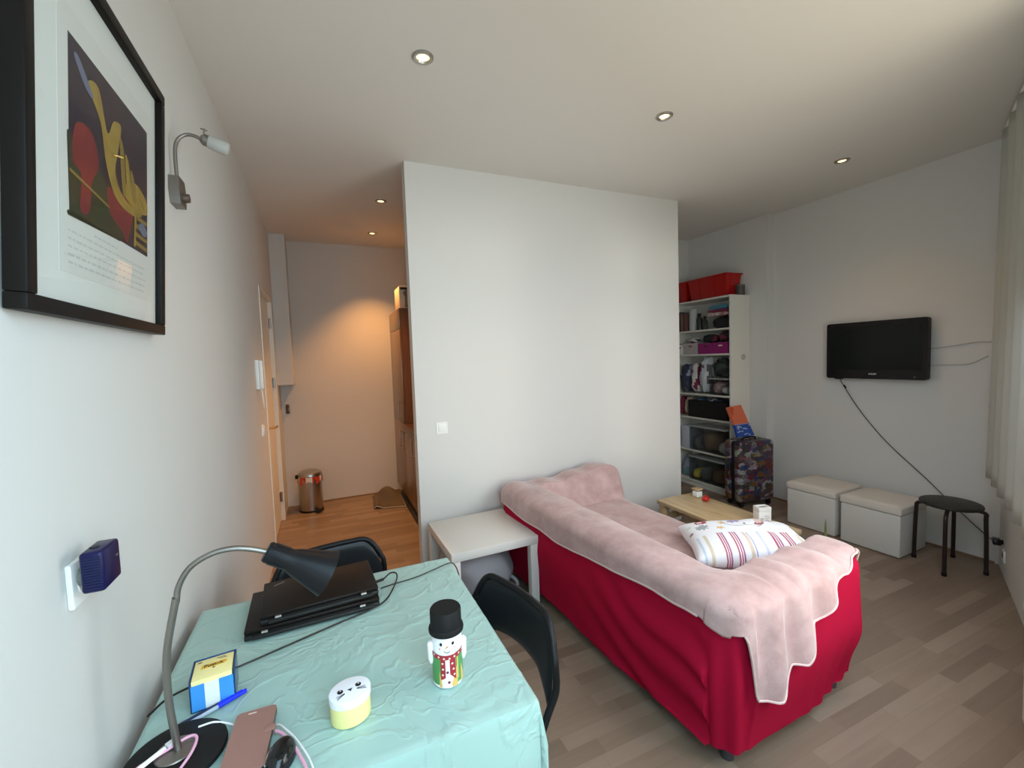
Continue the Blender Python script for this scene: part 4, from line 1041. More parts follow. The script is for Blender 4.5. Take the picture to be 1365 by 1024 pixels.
# bookcase standing along the niche wall, its end panel towards the window
SX0, SX1, SY0, SY1, SZ = 3.790, 4.068, 3.14, 3.935, 2.095
SHW = M('bookcase_white', (.70, .68, .61), .4)
t = thing('bookcase', 'tall white bookcase filled with boxes in the niche', 'bookcase', (3.93, 3.54, 0))
g = G(); g.bx(SX0, SX1, SY0, SY0+.018, 0, SZ, .001); pn = obj('side_panel', g, SHW, t, 0)
g = G(); g.bx(SX0, SX1, SY1-.018, SY1, 0, SZ, .001); obj('side_panel', g, SHW, t, 0)
g = G(); g.bx(SX1-.006, SX1-.001, SY0+.018, SY1-.018, .06, SZ-.02); obj('back_panel', g, SHW, t, 0)
SHZ = [.075, .421, .796, 1.062, 1.502, 1.766]
g = G(); g.bx(SX0, SX1, SY0+.018, SY1-.018, SZ-.018, SZ, .001); obj('top_panel', g, SHW, t, 0)
for z in SHZ:
    g = G(); g.bx(SX0+.002, SX1-.007, SY0+.0185, SY1-.0185, z-.018, z, .001); obj('shelf', g, SHW, t, 0)
g = G(); g.bx(SX0+.02, SX0+.036, SY0+.019, SY1-.019, 0, .056); obj('plinth', g, SHW, t, 0)
g = G(); g.lathe([(.026, 0), (.030, .004), (.028, .010), (.021, .011), (.018, .006), (0, .006)], (3.965, SY0, 1.460), 28, mat=rotm((PI/2, 0, 0))); obj('round_hook', g, M('hook_grey', (.45, .43, .39), .4), pn)

def crate(y0, y1, label, z=SZ):
    t = thing('plastic_bin', label, 'bin', (3.93, (y0+y1)/2, z), 0, 'red plastic bins on the bookcase')
    x0, x1 = 3.83, 4.055; hh = .235; tp = .028
    RB = M('red_bin_plastic', (.40, .010, .008), .22)
    g = G()
    lo = [(x0+tp, y0+tp), (x1-tp, y0+tp), (x1-tp, y1-tp), (x0+tp, y1-tp)]; hi = [(x0, y0), (x1, y0), (x1, y1), (x0, y1)]
    def ring(P_, zz, ins=0):
        cx_, cy_ = sum(p[0] for p in P_)/4, sum(p[1] for p in P_)/4
        return [g.bm.verts.new((px-math.copysign(ins, px-cx_), py-math.copysign(ins, py-cy_), zz)) for px, py in P_]
    A = ring(lo, z+.001); B_ = ring(hi, z+hh); C_ = ring(hi, z+hh, .004); D_ = ring(lo, z+.006, .003)
    g.bm.faces.new(A[::-1]); g.bm.faces.new(D_)
    for P1, P2 in ((A, B_), (B_, C_), (C_, D_)):
        for k in range(4): g.bm.faces.new((P1[k], P1[(k+1) % 4], P2[(k+1) % 4], P2[k]))
    obj('bin_wall', g, RB, t)
    g = G()
    for a, b, c, d in ((x0-.012, x1+.006, y0-.012, y0+.003), (x0-.012, x1+.006, y1-.003, y1+.010), (x0-.012, x0+.003, y0+.003, y1-.003), (x1-.003, x1+.006, y0+.003, y1-.003)): g.bx(a, b, c, d, z+hh-.014, z+hh+.002, .003)
    obj('rim', g, RB, t)
    for yy in (lerp(y0, y1, .30), lerp(y0, y1, .7)):
        g = G(); g.box((lerp(x0, x0+tp, .5)-.003, yy, z+hh/2), (.006, .016, hh-.03), rot=(0, -math.atan2(tp, hh), 0), bev=.002); obj('rib', g, RB, t)
    g = G(); g.box((lerp(x0, x1, .35), lerp(y0, y0+tp, .5)-.003, z+hh/2), (.016, .006, hh-.03), rot=(math.atan2(tp, hh), 0, 0), bev=.002)
    obj('rib', g, RB, t)
    return t
crate(3.225, 3.735, 'red plastic bin on the bookcase top next to the grey canister')
crate(3.765, 3.93, 'red plastic bin on the bookcase top half hidden by the partition')
g = G(); g.bx(3.86, 4.03, 3.80, 3.90, SZ+.18, SZ+.255, .01); tag(obj('folded_paper', g, M('paper_white', (.72, .71, .68), .8)), 'white folded paper sticking out of the hidden red bin', 'paper')
g = G(); g.lathe([(0, 0), (.012, 0), (.014, .02), (.008, .03), (0, .03)], (3.95, 3.42, SZ+.22), 12); 
g.lathe([(0, -.21), (.011, -.21), (.012, 0)], (3.95, 3.42, SZ+.22), 12); tag(obj('bottle', g, WPLAST), 'small white bottle tip poking out of the nearer red bin', 'bottle')
t = thing('canister', 'dark grey round canister on the bookcase top corner', 'canister', (3.985, 3.172, SZ))
g = G(); g.lathe([(0, .001), (.040, .001), (.042, .004), (.042, .100), (.040, .104), (0, .104)], (3.985, 3.184, SZ), 28); obj('canister_body', g, M('canister_grey', (.085, .075, .065), .5), t)
g = G(); g.lathe([(.0425, .088), (.0435, .090), (.0435, .107), (.040, .110), (0, .110)], (3.985, 3.184, SZ), 28); obj('lid', g, M('canister_lid', (.11, .10, .09), .45), t)

def clutter(name, label, cat, y0, y1, z, hh, mat, x0=3.815, x1=4.045, bev=.006, group=None):
    g = G(); g.bx(x0, x1, y0, y1, z+.0005, z+hh, bev); return tag(obj(name, g, mat), label, cat, group)
MAG = M('magenta_board', (.26, .012, .13), .6); DOT = bpy.data.materials.new('dotted_board'); nt, N, L, P = nodes(DOT)
tc = N.new('ShaderNodeTexCoord'); vo = N.new('ShaderNodeTexVoronoi'); vo.inputs['Scale'].default_value = 55; vo.inputs['Randomness'].default_value = .1
L.new(tc.outputs['Object'], vo.inputs['Vector']); rp = N.new('ShaderNodeValToRGB'); rp.color_ramp.elements[0].position = .35; rp.color_ramp.elements[0].color = (.62, .59, .56, 1); rp.color_ramp.elements[1].position = .42; rp.color_ramp.elements[1].color = (.40, .36, .35, 1)
L.new(vo.outputs['Distance'], rp.inputs[0]); L.new(rp.outputs[0], P.inputs['Base Color']); P.inputs['Roughness'].default_value = .7
z2 = SHZ[4]
def lidless(label, y0, y1, hh, mat, slot):
    t = thing('cardboard_box', label, 'box', (3.93, (y0+y1)/2, z2), 0, 'small boxes on the second shelf')
    g = G(); th = .004; x0, x1 = 3.81, 4.03
    g.bx(x0, x1, y0, y1, z2+.0005, z2+.005); g.bx(x0, x0+th, y0, y1, z2+.005, z2+hh); g.bx(x1-th, x1, y0, y1, z2+.005, z2+hh); g.bx(x0+th, x1-th, y0, y0+th, z2+.005, z2+hh); g.bx(x0+th, x1-th, y1-th, y1, z2+.005, z2+hh); obj('box_wall', g, mat, t, 0)
    g = G(); yc = (y0+y1)/2; g.prism(rrect(.05, .014, .006), .0015, frame_mat((x0-.0002, yc, z2+hh*.72), (0, -1, 0), (0, 0, 1))); obj('finger_slot', g, slot, t)
lidless('magenta box on the second shelf nearest the end panel', 3.195, 3.372, .118, MAG, CRM)
lidless('magenta box on the second shelf beside the dotted box', 3.378, 3.575, .118, MAG, DARK)
lidless('white dotted box on the second shelf', 3.585, 3.79, .125, DOT, BUT)
lidless('plain white box half hidden by the partition on the second shelf', 3.80, 3.905, .11, WHITE, DARK)
def heap(name, label, cat, c, r, mats, seed, par=None, fill=.9):
    """soft crumpled bundle"""
    rnd = random.Random(seed); off = Vector((rnd.random()*9, rnd.random()*9, rnd.random()*9)); g = G()
    def fn(u, v):
        a = 2*PI*u; e = lerp(-PI/2, PI/2, v); ce = abs(math.cos(e))**.7
        q = Vector((math.cos(a)*ce, math.sin(a)*ce, math.sin(e))); k = 1+.22*noise.noise(q*2.6+off)+.10*noise.noise(q*6+off)
        p = Vector((c[0]+r[0]*q.x*k*fill, c[1]+r[1]*q.y*k*fill, c[2]+r[2]*q.z*min(k, 1.1)*fill))
        p.z = max(p.z, c[2]-r[2]*.82); return p
    ml = mats if isinstance(mats, (list, tuple)) else [mats]
    g.grid(fn, 26, 14, True, (lambda u, v: int((noise.noise(Vector((u*5, v*4, seed)))*.5+.5)*len(ml)*.999)) if len(ml) > 1 else None)
    return tag(obj(name, g, ml, None, 60), label, cat)
FN = M('fabric_navy', (.03, .04, .07), .8); FB = M('fabric_blue', (.07, .16, .24), .8); FWH = M('fabric_white', (.55, .54, .52), .85); FBK = M('fabric_black', (.02, .018, .02), .8); FRD = M('fabric_maroon', (.18, .02, .05), .8); FBE = M('fabric_beige', (.42, .34, .24), .85); FGR = M('fabric_dark_green', (.035, .05, .04), .8); FLI = M('fabric_lilac', (.30, .30, .40), .85)
heap('dark_scarf', 'bundle of dark patterned cloth on the magenta box', 'cloth', (3.92, 3.285, z2+.175), (.095, .08, .062), [FBK, FRD, FBK, FBE], 4)
heap('dark_scarf', 'bundle of maroon and black cloth on the boxes of the second shelf', 'cloth', (3.92, 3.49, z2+.165), (.095, .10, .05), [FRD, FBK, FBK], 5)
heap('crumpled_cloth', 'small pale crumpled cloth on the dotted box', 'cloth', (3.91, 3.70, z2+.155), (.08, .08, .034), [FBK, FWH, FRD], 6)
z1 = SHZ[5]
heap('black_bag', 'soft black bag at the bottom of the top shelf near the end panel', 'bag', (3.925, 3.33, z1+.060), (.10, .135, .072), FBK, 7)
def folded(label, y0, y1, z, hh, mat, x0=3.82):
    g = G()
    def fn(u, v):
        a = 2*PI*u; s = math.sin(a); c_ = math.cos(a)
        return Vector((lerp(x0, 4.04, v), (y0+y1)/2+(y1-y0)/2*math.copysign(abs(c_)**.5, c_)+.006*noise.noise(Vector((v*4, a, z))), z+hh/2+hh/2*math.copysign(abs(s)**.5, s)+.006*noise.noise(Vector((c_*3, v*5, z)))))
    g.grid(fn, 28, 10, True)
    for vv in (0, 1):
        vs = [g.bm.verts.new(fn(k/28, vv)) for k in range(28)]; g.bm.faces.new(vs)
    bmesh.ops.remove_doubles(g.bm, verts=g.bm.verts, dist=1e-4)
    return tag(obj('folded_cloth', g, mat, None, 50), label, 'cloth', 'folded cloths on the top shelf')
folded('folded white and red magazine-like cloth in the top shelf pile', 3.20, 3.46, z1+.135, .035, M('cloth_white_print', (.55, .50, .48), .7, col2=(.30, .10, .10), vscale=26))
folded('folded maroon cloth in the top shelf pile', 3.20, 3.455, z1+.175, .025, FRD)
folded('folded teal blue cloth on top of the top shelf pile', 3.195, 3.44, z1+.205, .040, M('cloth_teal', (.06, .20, .27), .7))
g = G(); g.lathe([(0, .001), (.042, .001), (.044, .006), (.044, .235), (.036, .245), (0, .245)], (3.875, 3.70, z1), 24); tag(obj('paper_roll', g, M('roll_grey', (.42, .44, .43), .8)), 'pale grey standing roll on the top shelf', 'roll')
for i, (yy, rr2, hh) in enumerate(((3.605, .034, .19), (3.535, .030, .15))):
    t = thing('bottle', ('taller dark bottle beside the pale grey roll on the top shelf', 'shorter dark bottle beside the black bag on the top shelf')[i], 'bottle', (3.87, yy, z1), 0, 'dark bottles on the top shelf')
    g = G(); g.lathe([(0, .001), (rr2, .001), (rr2, hh*.62), (rr2*.45, hh*.8), (rr2*.4, hh*.9), (0, hh*.9)], (3.87, yy, z1), 20); obj('bottle_body', g, M('bottle_dark', (.03, .035, .03), .2), t)
    g = G(); g.lathe([(rr2*.48, hh*.86), (rr2*.48, hh), (0, hh)], (3.87, yy, z1), 16); obj('cap', g, BLACKM, t)
for i, (yy, c_, hh) in enumerate(((3.772, (.16, .06, .05), .20), (3.800, (.05, .045, .04), .22), (3.832, (.20, .13, .08), .21), (3.868, (.09, .03, .03), .23))):
    t = thing('book', ('reddish brown book standing beside the pale grey roll', 'black book standing second from the pale grey roll', 'tan book standing third from the pale grey roll', 'dark maroon book standing last behind the partition edge')[i], 'book', (3.93, yy, z1), 0, 'books on the top shelf')
    g = G(); g.bx(3.83, 4.02, yy-.013, yy+.013, z1+.0005, z1+hh, .002); obj('cover', g, M('book_cover_%d' % i, c_, .5), t)
    g = G(); g.bx(3.838, 4.016, yy-.010, yy+.010, z1+hh, z1+hh+.0012); obj('pages', g, PAPER, t)

def clear_box(label, y0, y1, z, hh, stuffs, lidc, seed, x0=3.800):
    t = thing('storage_box', label, 'storage box', (3.92, (y0+y1)/2, z), 0, 'clear storage boxes on the lower shelves')
    TRB = MATS.setdefault('clear_plastic', thin_glass('clear_plastic', .08, (.86, .88, .88), .12)) if 'clear_plastic' not in MATS else MATS['clear_plastic']
    g = G(); th = .003; x1 = 4.05
    g.bx(x0, x1, y0, y1, z+.001, z+.004); g.bx(x0, x0+th, y0, y1, z+.004, z+hh); g.bx(x1-th, x1, y0, y1, z+.004, z+hh); g.bx(x0+th, x1-th, y0, y0+th, z+.004, z+hh); g.bx(x0+th, x1-th, y1-th, y1, z+.004, z+hh); obj('box_wall', g, TRB, t, 0)
    g = G(); g.bx(x0-.008, x1+.004, y0-.008, y1+.008, z+hh, z+hh+.014, .004); obj('lid', g, lidc, t)
    for k, (ya, yb2, h2, mt_) in enumerate(stuffs):
        rnd = random.Random(seed+k)
        g = G()
        def fn(u, v):
            a = 2*PI*u; e = lerp(-PI/2, PI/2, v); ce = abs(math.cos(e))**.5
            q = Vector((math.cos(a)*ce, math.sin(a)*ce, math.sin(e))); kk = 1+.14*noise.noise(q*3+Vector((seed, k, 0)))
            return Vector((max(x0+.006, min(x1-.006, 3.925+.118*q.x*kk)), max(ya, min(yb2, (ya+yb2)/2+(yb2-ya)/2*q.y*kk*1.05)), max(z+.0055, min(z+hh-.004, z+.006+h2/2+h2/2*q.z*kk))))
        g.grid(fn, 22, 12, True)
        tag(obj('stored_item', g, mt_, None, 60), STORED.pop(0), 'stored item', 'things kept in the clear boxes')
LIDC = M('clear_lid', (.75, .77, .78), .2, trans=.6, ior=1.2); LIDD = M('smoky_lid', (.30, .30, .31), .3, trans=.4, ior=1.2)
STORED = ['brown bundle in the upper clear box behind the suitcase', 'grey green bundle in the upper clear box behind the suitcase', 'white packet in the upper clear box behind the suitcase', 'brown bundle in the lowest clear box', 'yellow packet in the lowest clear box', 'dark grey bundle in the lowest clear box',
          'pink printed packets in the small clear tub', 'white packet in the small clear tub']
FBR = M('stored_brown', (.17, .10, .06), .8); FYE = M('stored_yellow', (.55, .42, .05), .6); FGY = M('stored_grey', (.10, .105, .10), .8)
clear_box('wide clear storage box full of brown things on the shelf behind the suitcase', 3.225, 3.70, SHZ[1], .262, [(3.35, 3.575, .20, FBR), (3.58, 3.692, .15, FGY), (3.235, 3.345, .12, FWH)], LIDC, 11)
clear_box('wide clear storage box on the lowest bookcase shelf', 3.235, 3.71, SHZ[0], .255, [(3.25, 3.455, .17, FBR), (3.60, 3.70, .11, FYE), (3.46, 3.595, .15, FGY)], LIDC, 21)
z3 = SHZ[3]
clear_box('small clear tub of printed packets on the middle shelf', 3.205, 3.42, z3, .165, [(3.305, 3.412, .13, M('packet_pink', (.42, .14, .15), .6, col2=(.5, .45, .42), vscale=30)), (3.215, 3.30, .09, FWH)], LIDC, 31)
g = G(); g.bx(3.81, 4.04, 3.725, 3.835, SHZ[1]+.0005, SHZ[1]+.255, .006); tag(obj('paper_stack', g, M('paper_lilac', (.52, .53, .60), .7)), 'white upright paper stack left of the upper wide clear box', 'paper')
g = G(); g.bx(3.83, 4.04, 3.842, 3.905, SHZ[1]+.0005, SHZ[1]+.20, .006); tag(obj('storage_pouch', g, FLI), 'lilac pouch at the hidden end of the upper wide clear box', 'pouch')
heap('teal_bundle', 'teal cloth bundle on the lowest shelf beside the clear box', 'cloth', (3.91, 3.80, SHZ[0]+.115), (.10, .070, .13), [M('fabric_teal', (.14, .26, .27), .8), FLI], 14)
t = thing('storage_box', 'black open storage box on the shelf above the suitcase', 'box', (3.92, 3.47, SHZ[2]), 0)
g = G(); th = .006; y0, y1, x0, x1, zz, hh = 3.20, 3.715, 3.80, 4.04, SHZ[2], .185
g.bx(x0, x1, y0, y1, zz+.0005, zz+.006); g.bx(x0, x0+th, y0, y1, zz+.006, zz+hh); g.bx(x1-th, x1, y0, y1, zz+.006, zz+hh); g.bx(x0+th, x1-th, y0, y0+th, zz+.006, zz+hh); g.bx(x0+th, x1-th, y1-th, y1, zz+.006, zz+hh)
obj('box_wall', g, M('box_black', (.006, .006, .006), .6), t, 0)
g = G(); g.bx(x0-.003, x1+.003, y0-.003, y1+.003, zz+hh, zz+hh+.006, .002); obj('rim', g, BLACK, t)
heap('white_cloth', 'white crumpled cloth lying in the black storage box', 'cloth', (3.92, 3.44, zz+.165), (.10, .15, .056), [FWH, FN, FWH], 8)
heap('blue_cloth', 'blue and white cloth bundle at the end of the black storage box', 'cloth', (3.92, 3.625, zz+.165), (.09, .075, .050), [FN, FB, FWH], 9)
heap('beige_bundle', 'beige cloth bundle beside the black storage box', 'cloth', (3.91, 3.775, zz+.105), (.10, .055, .115), FBE, 15)
heap('maroon_bundle', 'maroon cloth bundle behind the partition edge next to the beige bundle', 'cloth', (3.91, 3.87, zz+.105), (.10, .045, .115), FRD, 16)
def bag(label, c, r, mats, seed): 
    o = heap('stuffed_bag', label, 'bag', c, r, mats, seed); o['group'] = 'stuffed bags on the middle shelf'
PLB = M('plastic_white', (.50, .52, .54), .35); PLD = M('plastic_dark', (.05, .055, .065), .35)
bag('pale shiny plastic bag standing in the centre of the middle shelf', (3.91, 3.53, z3+.20), (.11, .075, .225), [PLB, PLB, FGY], 41)
bag('dark bag with red and white print on the middle shelf', (3.91, 3.665, z3+.165), (.10, .075, .185), [PLD, FWH, FRD, PLD], 42)
bag('dark slate bag at the hidden end of the middle shelf', (3.91, 3.81, z3+.16), (.10, .085, .18), [PLD, FN, FLI], 43)
bag('dark folded bag resting on the clear tub of the middle shelf', (3.92, 3.32, z3+.285), (.105, .115, .115), [FGR, FBK], 44)

# printed suitcase
CASE = bpy.data.materials.new('city_print'); nt, N, L, P = nodes(CASE)
tc = N.new('ShaderNodeTexCoord'); mp = N.new('ShaderNodeMapping'); mp.inputs['Scale'].default_value = (1, 1, 1.5); mp.inputs['Rotation'].default_value = (.2, .35, .1)
nz = N.new('ShaderNodeTexNoise'); nz.inputs['Scale'].default_value = 12; L.new(tc.outputs['Object'], mp.inputs[0]); L.new(mp.outputs[0], nz.inputs['Vector'])
ad = N.new('ShaderNodeVectorMath'); ad.operation = 'ADD'; sc = N.new('ShaderNodeVectorMath'); sc.operation = 'SCALE'; sc.inputs['Scale'].default_value = .05; L.new(nz.outputs['Color'], sc.inputs[0]); L.new(mp.outputs[0], ad.inputs[0]); L.new(sc.outputs[0], ad.inputs[1])
vo = N.new('ShaderNodeTexVoronoi'); vo.inputs['Scale'].default_value = 15; vo.distance = 'MANHATTAN'; L.new(ad.outputs[0], vo.inputs['Vector'])
sp = N.new('ShaderNodeSeparateColor'); L.new(vo.outputs['Color'], sp.inputs[0]); rp = N.new('ShaderNodeValToRGB'); rp.color_ramp.interpolation = 'CONSTANT'
cols = [(.035, .025, .035), (.10, .05, .06), (.03, .045, .10), (.16, .075, .025), (.05, .035, .05), (.22, .17, .15), (.12, .02, .025), (.06, .055, .05), (.14, .11, .14), (.30, .27, .28)]
e = rp.color_ramp.elements; e[0].color = (*cols[0], 1); e[0].position = 0; e[1].color = (*cols[1], 1); e[1].position = .12
for k, c_ in enumerate(cols[2:]):
    q = e.new(.22+.095*k); q.color = (*c_, 1)
L.new(sp.outputs[0], rp.inputs[0])
v2 = N.new('ShaderNodeTexVoronoi'); v2.inputs['Scale'].default_value = 60; L.new(ad.outputs[0], v2.inputs['Vector'])
cur2 = N.new('ShaderNodeMix'); cur2.data_type = 'RGBA'; cur2.blend_type = 'MULTIPLY'; cur2.inputs[0].default_value = .7; L.new(rp.outputs[0], cur2.inputs[6]); L.new(v2.outputs['Color'], cur2.inputs[7])
bcm = N.new('ShaderNodeVectorMath'); bcm.operation = 'SCALE'; bcm.inputs['Scale'].default_value = 1.35; L.new(cur2.outputs[2], bcm.inputs[0])
L.new(bcm.outputs[0], P.inputs['Base Color']); P.inputs['Roughness'].default_value = .3
t = thing('suitcase', 'upright trolley suitcase with colourful collage print before the bookcase', 'suitcase', (3.812, 2.955, 0), math.radians(-9))
m = rmat(t)
cw, cd, ch = .41, .225, .60
g = G(); g.box((0, -cd/4-.006, .05+ch/2), (cw, cd/2-.012, ch), bev=.038, seg=5); add('front_shell', g, CASE, t)
g = G(); g.box((0, cd/4+.006, .05+ch/2), (cw, cd/2-.012, ch), bev=.038, seg=5); add('back_shell', g, CASE, t)
g = G(); g.box((0, 0, .05+ch/2), (cw-.012, .03, ch-.012), bev=.014, seg=3); add('zip_band', g, BLACKM, t)
for a in (-1, 1):
    for b in (-1, 1):
        g = G(); g.cyl((a*(cw/2-.045)-.011, b*(cd/2-.045), .026), (a*(cw/2-.045)+.011, b*(cd/2-.045), .026), .026, n=20); g.box((a*(cw/2-.045), b*(cd/2-.045), .047), (.034, .040, .026), bev=.006); add('wheel', g, BLACKM, t)
g = G(); g.tube([(-.075, 0, .05+ch-.006), (-.068, 0, .05+ch+.016), (0, 0, .05+ch+.021), (.068, 0, .05+ch+.016), (.075, 0, .05+ch-.006)], .008, 10, 4); add('carry_handle', g, BLACKM, t)
g = G(); g.tube([(-cw/2+.004, -.01, .30), (-cw/2-.016, -.01, .32), (-cw/2-.016, -.01, .42), (-cw/2+.004, -.01, .44)], .007, 10, 4); add('side_handle', g, BLACKM, t)
# orange and blue paper bag leaning on the bookcase end
t = thing('gift_bag', 'flat orange and blue paper bag standing on the suitcase', 'paper bag', (3.73, 3.0, .67))
OR = M('bag_orange', (.62, .14, .06), .55); BLU = M('bag_blue', (.015, .06, .30), .5)
PM = Matrix.Translation((3.775, 2.985, .672)) @ rotm((math.radians(-14), 0, 0)) @ frame_mat((0, 0, 0), (1, 0, 0), (0, 0, 1))
g = G(); bw0, bw1, hh1, hh2 = .115, .083, .125, .315
g.prism([(-.105, 0), (.125, 0), (.085, hh1), (-.118, hh1)], .025, PM); obj('lower_panel', g, BLU, t, 0)
g = G(); g.prism([(-.118, hh1+.0005), (.085, hh1+.0005), (.032, hh2), (-.160, hh2-.012)], .024, PM); up_ = obj('upper_panel', g, OR, t, 0)
g = G(); g.prism([(-.158, hh2-.016), (-.118, hh1+.08), (-.085, hh2-.03), (-.105, hh2-.012)], .0012, PM @ Matrix.Translation((0, 0, .0245))); obj('fold_flap', g, M('bag_dark_orange', (.42, .07, .03), .55), up_, 0)
g = G(); random.seed(12)
for k in range(15):
    x_, y_ = random.uniform(-.09, .085), random.uniform(.012, hh1-.012); g.prism([(x_-.016, y_), (x_-.006, y_-.006), (x_+.012, y_-.003), (x_+.016, y_+.004), (x_, y_+.007)], .0008, PM @ Matrix.Translation((0, 0, .0252)))
for k in range(9): x_ = -.11+.024*k; g.prism([(x_, hh1-.006), (x_+.010, hh1-.008), (x_+.012, hh1+.003), (x_+.002, hh1+.004)], .0008, PM @ Matrix.Translation((0, 0, .0252)))
obj('printed_specks', g, M('speck_pale', (.35, .45, .65), .6), t, 0)

# two white storage ottomans
LEA = M('ottoman_leather', (.62, .60, .56), .45, bump=.03, bscale=180); LEAT = M('ottoman_lid_leather', (.64, .59, .52), .45, bump=.03, bscale=180)
def ottoman(x, y, rz, label):
    t = thing('storage_ottoman', label, 'ottoman', (x, y, 0), rz, 'white storage ottomans'); m_ = rmat(t)
    g = G(); g.bx(-.19, .19, -.19, .19, .004, .308, .008, 3); g.bm.transform(m_); obj('box_body', g, LEA, t)
    g = G()
    def fn(u, v):
        x_ = lerp(-1, 1, u); y_ = lerp(-1, 1, v); e = max(0, (1-abs(x_)**6)*(1-abs(y_)**6)); return Vector((x_*.196, y_*.196, .362+.018*e**.5))
    g.grid(fn, 24, 24); 
    g.bx(-.196, .196, -.196, .196, .310, .363, .010, 3); g.bm.transform(m_); obj('padded_lid', g, LEAT, t, 50)
    for a in (-1, 1):
        for b in (-1, 1):
            g = G(); g.cyl((a*.16, b*.16, 0), (a*.16, b*.16, .005), .012, n=12); g.bm.transform(m_); obj('foot_pad', g, BLACKM, t)
ottoman(3.868, 2.290, math.radians(2), 'white leather storage ottoman beside the suitcase')
ottoman(3.868, 1.862, math.radians(2), 'white leather storage ottoman beside the black stool')

# black stool
t = thing('stool', 'round black stool with four tube legs beside the curtain corner', 'stool', (3.858, 1.468, 0), math.radians(0))
STB = M('stool_black', (.020, .018, .016), .5, bump=.08, bscale=300); STL = M('stool_tube', (.016, .008, .008), .4)
g = G(); g.lathe([(0, .425), (.150, .425), (.158, .430), (.160, .438), (.157, .446), (.150, .449), (0, .449)], (3.858, 1.468, 0), 48); obj('seat', g, STB, t)
for (x, y) in ((3.812, 1.640), (3.662, 1.416), (4.042, 1.518), (3.908, 1.303)):
    d_ = Vector((x-3.858, y-1.468, 0)); dn_ = d_.normalized(); c_ = Vector((3.858, 1.468, 0))
    g = G(); g.tube([c_+dn_*.09+Vector((0, 0, .414)), c_+dn_*.142+Vector((0, 0, .414)), c_+dn_*.166+Vector((0, 0, .402)), c_+d_*.955+Vector((0, 0, .372)), c_+d_*.985+Vector((0, 0, .20)), c_+d_+Vector((0, 0, .012))], .0115, 12, 4)
    lg = obj('leg', g, STL, t); g = G(); q = c_+d_; g.cyl(q, q+Vector((0, 0, .022)), .0135, n=14); obj('foot_cap', g, BLACKM, lg)

# plant with pointed leaves in the gap beyond the sofa arm
px_, py_ = 2.48, 1.45
t = thing('potted_plant', 'small potted plant with one pointed green leaf showing above the sofa arm', 'plant', (px_, py_, 0))
g = G(); g.lathe([(0, .001), (.085, .001), (.105, .20), (.108, .205), (.098, .205), (.095, .19), (0, .19)], (px_, py_, 0), 28); obj('pot', g, M('pot_clay', (.35, .16, .09), .7), t)
LEAF = M('leaf_olive', (.085, .105, .025), .5, var=.3, vscale=30)
for k, (a, l_, ln) in enumerate(((.7, .395, .012), (2.4, .27, .07), (4.1, .25, .08), (5.4, .28, .06))):
    g = G(); dx_, dy_ = math.cos(a), math.sin(a)
    def fn(u, v):
        s = v; w2 = .020*(1-s)**.55*(.7+.6*math.sin(PI*min(1, s*1.2+.1))); ang = lerp(-1, 1, u)
        return Vector((px_+dx_*(.02+ln*s*s)-dy_*w2*ang, py_+dy_*(.02+ln*s*s)+dx_*w2*ang, .185+l_*s+.010*(ang*ang)*(1-s)))
    g.grid(fn, 6, 14); obj('leaf', g, LEAF, t, 180, solid=.004)

# ================================================================== TELEVISION AND ITS WIRING
tx = XT-.085; ty0, ty1, tz0, tz1 = 1.700, 2.398, 1.258, 1.728
t = thing('television', 'black wall-mounted flat television above the two ottomans', 'television', (tx, 2.05, 1.258), 0)
TVB = M('tv_black', (.006, .005, .006), .25, spec=.25); SCRN = M('tv_screen', (.010, .013, .012), .35, spec=.2)
g = G(); g.prism(rrect(ty1-ty0, tz1-tz0, .018), .042, frame_mat((tx+.042, (ty0+ty1)/2, (tz0+tz1)/2), (0, -1, 0), (0, 0, 1))); tb = obj('bezel', g, TVB, t)
g = G(); g.box((tx-.0006, (ty0+ty1)/2, (tz0+tz1)/2+.014), (.002, ty1-ty0-.075, tz1-tz0-.118), bev=.0006); obj('screen', g, SCRN, t)
g = G(); g.text('PHILIPS', .017, frame_mat((tx-.0004, (ty0+ty1)/2, tz0+.040), (0, -1, 0), (0, 0, 1)), .0004, .0004); obj('brand_lettering', g, M('letter_silver', (.55, .55, .55), .4), tb, 0)
g = G(); g.box((tx-.0006, ty0+.075, tz0+.022), (.001, .012, .005)); obj('standby_light', g, M('standby_grey', (.25, .22, .22), .4), tb, 0)
g = G(); g.bx(tx+.042, XT-.001, 1.95, 2.15, 1.42, 1.57); g.bx(XT-.008, XT-.0005, 1.90, 2.20, 1.38, 1.61); obj('wall_bracket', g, BLACKM, t, 0)
g = G(); g.box((tx-.001+.02, ty1-.09, tz0-.004), (.02, .06, .01), bev=.003); obj('underside_port', g, BLACKM, t)
# power lead drooping down to the adapter
CG = M('lead_brown', (.055, .045, .035), .5)
def wallpt(y, z, o=.012): return (XT-o, y, z)
t = thing('power_lead', 'thin dark power lead sagging from the television to the corner socket', 'cord', (XT-.02, 1.8, .2))
g = G(); g.tube([(XT-.05, 2.312, 1.262), (XT-.03, 2.295, 1.20), wallpt(2.17, .98), wallpt(1.98, .745), wallpt(1.72, .50), wallpt(1.53, .31), wallpt(1.415, .205), (4.10, 1.36, .190), (4.045, 1.318, .198)], .0032, 8, 8); obj('cord', g, CG, t)
g = G(); g.cyl((XT-.028, 2.290, 1.196), (XT-.024, 2.275, 1.168), .007, n=10); obj('ferrite_bead', g, BLACKM, t)
def WL(s, o, z): v = W(s, o, z); return (v.x, v.y, v.z)
g = G(); pa = W(.155, .030, .208); g.box(pa, (.075, .040, .036), rot=(0, 0, WROT), bev=.008); g.cyl(W(.155, .012, .208), W(.155, .0, .208), .015, n=14); obj('mains_plug', g, BLACKG, t)
t = thing('wall_socket', 'white socket outlet below the black plug near the stool', 'socket', W(.22, 0, .14))
